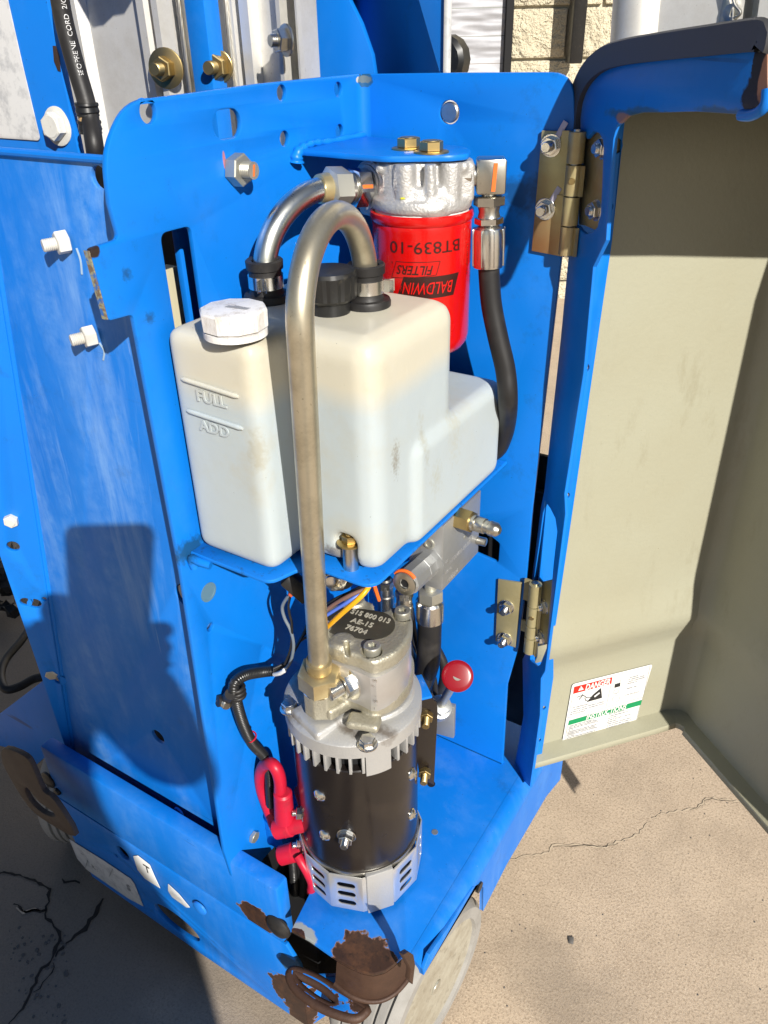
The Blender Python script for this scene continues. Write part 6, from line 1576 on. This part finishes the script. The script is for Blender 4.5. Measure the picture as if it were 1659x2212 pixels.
for i, w_ in enumerate((160, 250, 260, 140)): fine(1155-5*i, 385+i*30, 1155-5*i+w_, 385+i*30-w_*.27, M['ltext'])
fine(1125, 552, 1290, 508, M['ltext']); fine(1100, 655, 1320, 597, M['ltext'])
for i, w_ in enumerate((380, 440, 470, 80, 480, 430, 480, 130, 450, 150, 400)): fine(235-7*i, 1135+i*24, 235-7*i+w_, 1135+i*24-w_*.28, M['ltext'])
for i, w_ in enumerate((240, 300, 120, 360, 140, 370, 380, 370)): fine(850-6*i, 955+i*30, 850-6*i+w_, 955+i*30-w_*.28, M['ltext'])

# ================================================================== HINGES
M['lilac'] = mat('lilac_paint_stripe', (.50, .48, .62), .6)
def hinge(nm, label, left, knots, rightp, bolts_l, bolts_r, rust, z_top, z_bot):
    t = thing('hinge', label, 'hinge', Vector((hP.x, hP.y, z_bot)), 'yellow zinc hinges joining cover and plate')
    def xh(kk): pass
    m = metalm('yellow_zinc_hinge_'+nm, (.46, .40, .22), .36, .5, rust, 300, .4, patch=30, metal=.45)
    if nm == 'a':
        kk = NT(m)
        kk.col = m.node_tree.nodes['Principled BSDF'].inputs['Base Color'].links[0].from_socket
        kk.mix(kk.ramp(kk.math('ADD', kk.math('MULTIPLY', kk.n('ShaderNodeSeparateXYZ').outputs[0], 0.0), 0.0), 0, 1), (0, 0, 0), 0.0) if False else None
        kk.mix(kk.spot(onY(1165, 520, YC), (.035, .05, .050), .5, 40, .9), (.42, .17, .06), .85)
        kk.mix(kk.spot(onY(1215, 400, YC), (.04, .05, .05), .6, 50, .9), (.46, .42, .20), .5)
    plate('fixed_leaf', [rounded([(p.x, p.z) for p in left])], Vector((0, YC-.003, 0)), Xp, Zp, .0022, m, t, bev=.0004)
    plate('moving_leaf', [rounded(proj(rightp, hP+nF*(-.0045), uF, Zp))], hP+nF*(-.0045), uF, Zp, .0022, m, t, bev=.0004)
    n_ = len(knots)-1
    hx_, hy_ = hP.x-.0, YC-.007
    for i in range(n_):
        za, zb2 = knots[i], knots[i+1]
        mb = MB(); lathe(mb, (hx_, hy_, zb2+.0006), Zp, [(0, .0062), (za-zb2-.0012, .0062)], 24)
        if i % 2 == 0: obox(mb, (hx_-.006, YC-.0035, (za+zb2)/2), Xp, Zp, Yp, .013, za-zb2-.0012, .0024)
        else: obox(mb, Vector((hx_, hy_, (za+zb2)/2))+uF*.006+Vector((0, .004, 0)), uF, Zp, nF, .012, za-zb2-.0012, .0024)
        kn_ = mb.build('knuckle', m, t)
        if i == 1: mb = MB(); lathe(mb, (hx_+.001, hy_-.0058, (za+zb2)/2), (.2, -1, 0), [(0, .0026), (.0006, .0022)], 14); mb.build('pin_dimple', M['goldnut'], kn_)
    mb = MB(); lathe(mb, (hx_, hy_, knots[-1]-.001), Zp, [(0, .003), (knots[0]-knots[-1]+.002, .003)], 14); mb.build('hinge_pin', M['steel'], t)
    for p in bolts_l: nut(t, p, (.05, -1, .0), .0066, M['bright'], h=.0055, stud=.006, washer=.0080, studr=.0038)
    for p in (bolts_l if nm == 'a' else []):
        mb = MB(); obox(mb, p+Vector((.0068, -.0003, .0105)), (.5, 0, .9), (.9, 0, -.5), Yp, .013, .0042, .0006, .0002); mb.build('torque_mark', M['lilac'], t)
    for p in bolts_r: nut(t, p-nF*.0045, (nF+uF*.10), .0062, M['bright'], h=.0045, stud=.0025, washer=.0075, studr=.0036)
    return t
cl = lambda x, y: onY(x, y, YC-.003)
zk = lambda y, x=1225: onY(x, y, YC-.007).z
hinge('a', 'large upper hinge with rust-orange lower half between plate and cover', [cl(1170, 282), cl(1237, 284), cl(1226, 557), cl(1148, 542)],
      [zk(282, 1243), zk(354, 1238), zk(423, 1232), zk(487, 1228), zk(551, 1222)],
      [Fq(1243, 290), Fq(1262, 292), Fq(1281, 286), Fq(1299, 300), Fq(1302, 320), Fq(1295, 470), Fq(1278, 500), Fq(1250, 488), Fq(1238, 486)],
      [cl(*f3(310, 905)), cl(*f3(275, 1300))], [Fq(1291, 321), Fq(1277, 455)], (.30, .12, .03), 0, zk(551))
zk2 = lambda y, x: onY(x, y, YC-.007).z
hinge('b', 'smaller lower hinge of shiny yellow zinc with four threaded studs', [cl(1076, 1252), cl(1127, 1259), cl(1113, 1399), cl(1070, 1385)],
      [zk2(1254, 1137), zk2(1300, 1131), zk2(1342, 1129), zk2(1367, 1126), zk2(1400, 1122)],
      [Fq(1149, 1261), Fq(1187, 1252), Fq(1173, 1393), Fq(1139, 1402)],
      [cl(*f2c(1455, 880)), cl(*f2c(1440, 1130))], [Fq(*f7b(245, 625)), Fq(*f7b(225, 815))], (.30, .25, .10), 0, zk2(1400, 1122))
# dark bar added behind the gap, which would otherwise show sunlit ground
yg = .70
a, b = onY(1165, 1058, .66), onY(1118, 1560, .66); mb = MB(); obox(mb, (a+b)/2, Xp, Zp, Yp, .05, abs(a.z-b.z), .01, .003)
tag(mb.build('gap_dark_bar', M['rubber']), 'black bar added behind the lower hinge gap to keep it dark', 'post')

# ================================================================== THE PHOTOGRAPHER (outside the frame, throws the shadow)
vx, vy, vf = V3(RX), V3(RY), V3(RF)
cam_p = Vector((0, 0, H))
ph = thing('smartphone', 'black phone held upright in both hands in front of the photographer', 'phone', cam_p)
pc_ = cam_p-vf*.0075+vx*(-.006)+vy*(-.061)
plate('phone_body', [rounded([(-.039, -.0785, .012), (.039, -.0785, .012), (.039, .0785, .012), (-.039, .0785, .012)])], pc_-vf*.0042, vx, vy, .0085, M['plastic'], ph, bev=.002)
mb = MB(); obox(mb, pc_-vf*.0044, vx, vy, vf, .070, .148, .0006); mb.build('screen', M['black'], ph)
ctr = Vector((.44, -.56, 0)); sr = V3((hd.y, -hd.x, 0)); fw_ = V3(hd)
J = {}; E_ = []
def j(n, p, r, par=None):
    J[n] = (len(J), Vector(p), r)
    if par: E_.append((J[par][0], J[n][0]))
ev = Vector((.58, .815, 0)); hipc = ctr+ev*.035; ctr = ctr-ev*.035
j('pelvis', hipc+Zp*.86, .135); j('waist', hipc.lerp(ctr, .45)+Zp*.98+fw_*.01, .122, 'pelvis'); j('chest', ctr+Zp*1.16+fw_*.05, .138, 'waist'); j('neck0', ctr+Zp*1.29+fw_*.07, .07, 'chest'); j('neck', ctr+Zp*1.34+fw_*.09, .052, 'neck0')
j('jaw', ctr+Zp*1.39+fw_*.13, .068, 'neck'); j('head', ctr+Zp*1.47+fw_*.13, .088, 'jaw'); j('crown', ctr+Zp*1.53+fw_*.12, .072, 'head')
hands = []
for s, nm in ((1, 'r'), (-1, 'l')):
    hp_ = pc_+vx*(.036*s)+vy*(-.035-.01*s)-vf*.018
    hands.append(hp_)
    sh = ctr+Zp*1.255+sr*(.185*s)+fw_*.06
    j('sh'+nm, sh, .062, 'chest'); 
    el_ = sh.lerp(hp_, .45)+Zp*(-.13)+sr*(.030*s)
    j('ua'+nm, sh.lerp(el_, .5), .050, 'sh'+nm); j('el'+nm, el_, .042, 'ua'+nm); j('fa'+nm, el_.lerp(hp_, .5), .036, 'el'+nm); j('wr'+nm, el_.lerp(hp_, .88), .024, 'fa'+nm)
    j('palm'+nm, hp_-vf*.004+vy*-.012, .026, 'wr'+nm); j('palm2'+nm, hp_+vy*.016, .024, 'palm'+nm)
    for f in range(4):
        b_ = hp_+vy*(.030-.018*f)+vx*(.008*s); r_f = .0088-.0006*f; ln = (.9, 1.0, .95, .78)[f]
        j('f%d0%s' % (f, nm), b_+vx*(.010*s), r_f, 'palm2'+nm if f < 2 else 'palm'+nm); j('f%d1%s' % (f, nm), b_+vx*(.014*s*ln)+vf*.012, r_f*.95, 'f%d0%s' % (f, nm)); j('f%d2%s' % (f, nm), b_-vx*(.006*s*ln)+vf*.016-vf*.0+vf*.006, r_f*.85, 'f%d1%s' % (f, nm))
    j('th0'+nm, hp_-vx*(.010*s)+vy*.012-vf*.006, .011, 'palm'+nm); j('th1'+nm, hp_-vx*(.020*s)+vy*.034-vf*.004, .0095, 'th0'+nm); j('th2'+nm, hp_-vx*(.024*s)+vy*.052, .0085, 'th1'+nm)
    hipp = hipc+sr*(.09*s)+Zp*.80
    j('hip'+nm, hipp, .088, 'pelvis'); j('thi'+nm, hipp+Zp*-.19+fw_*.01, .075, 'hip'+nm); j('kn'+nm, hipp+Zp*-.38+fw_*.02*s, .056, 'thi'+nm); j('cf'+nm, hipp+Zp*-.52+fw_*.01*s, .052, 'kn'+nm); j('an'+nm, hipp+Zp*-.73+fw_*.0, .038, 'cf'+nm)
    j('heel'+nm, hipp+Zp*-.765-fw_*.03, .034, 'an'+nm); j('toe'+nm, hipp+Zp*-.770+fw_*.15, .030, 'an'+nm)
me = bpy.data.meshes.new('person'); me.from_pydata([tuple(J[n][1]) for n in J], E_, []); o = bpy.data.objects.new('tmp', me); COL.objects.link(o)
o.modifiers.new('k', 'SKIN'); 
for n, (i, p, r) in J.items(): me.skin_vertices[0].data[i].radius = (r, r)
me.skin_vertices[0].data[0].use_root = True
o.modifiers.new('s', 'SUBSURF').levels = 2
bpy.context.view_layer.update(); dg = bpy.context.evaluated_depsgraph_get(); res = bpy.data.meshes.new_from_object(o.evaluated_get(dg)); bpy.data.objects.remove(o)
res.name = 'person'; M['skin'] = mat('skin', (.45, .24, .16), .5); M['shirt'] = mat('navy_shirt', (.02, .025, .04), .8); M['trous'] = mat('dark_trousers', (.03, .03, .035), .85); M['shoe'] = mat('shoe', (.02, .018, .016), .5); M['hair'] = mat('dark_hair', (.02, .013, .01), .6)
res.materials.clear()
for m_ in ('shirt', 'skin', 'trous', 'shoe', 'hair'): res.materials.append(M[m_])
for p in res.polygons:
    p.use_smooth = True; c = p.center
    near = min((c-h_).length for h_ in hands)
    p.material_index = 1 if near < .11 or c.z > 1.33 else (3 if c.z < .10 else (2 if c.z < .84 else 0))
res.transform(Matrix.Translation(-ctr)); per = bpy.data.objects.new('person', res); COL.objects.link(per); per.location = ctr
tag(per, 'person in navy shirt and dark trousers standing and holding up a phone', 'person')
hc = J['head'][1]-ctr
mb = MB(); lathe(mb, hc+ctr-fw_*.012+Zp*.0, (Zp-fw_*.35), [(-.05, .070), (-.02, .090), (.03, .092), (.065, .072), (.085, .03), (.088, .001)], 28); mb.build('hair', M['hair'], per)
for s in (1, -1):
    mb = MB(); lathe(mb, hc+ctr+sr*(.084*s)-fw_*.005-Zp*.005, sr*s, [(-.01, .014), (.004, .018), (.010, .014), (.012, .006)], 16); mb.build('ear', M['skin'], per)
    mb = MB(); lathe(mb, hc+ctr+sr*(.030*s)+fw_*.074+Zp*.0, fw_, [(0, .013), (.006, .011), (.010, .006), (.0115, .001)], 18); ey_ = mb.build('eye', M['label'], per)
    mb = MB(); lathe(mb, hc+ctr+sr*(.030*s)+fw_*.0845, fw_, [(0, .0055), (.0012, .004)], 14); mb.build('pupil', M['dark'], ey_)
mb = MB(); sweep(mb, catmull([hc+ctr+fw_*.078+Zp*.005, hc+ctr+fw_*.095-Zp*.02, hc+ctr+fw_*.102-Zp*.038, hc+ctr+fw_*.085-Zp*.046], 5), lambda i, n: .007+.006*i/n, 12); mb.build('nose', M['skin'], per, 60)
M['lip'] = mat('lips', (.36, .12, .10), .5); mb = MB(); sweep(mb, catmull([hc+ctr+fw_*.070-sr*.022-Zp*.068, hc+ctr+fw_*.082-Zp*.066, hc+ctr+fw_*.070+sr*.022-Zp*.068], 5), .005, 8); mb.build('mouth', M['lip'], per, 60)
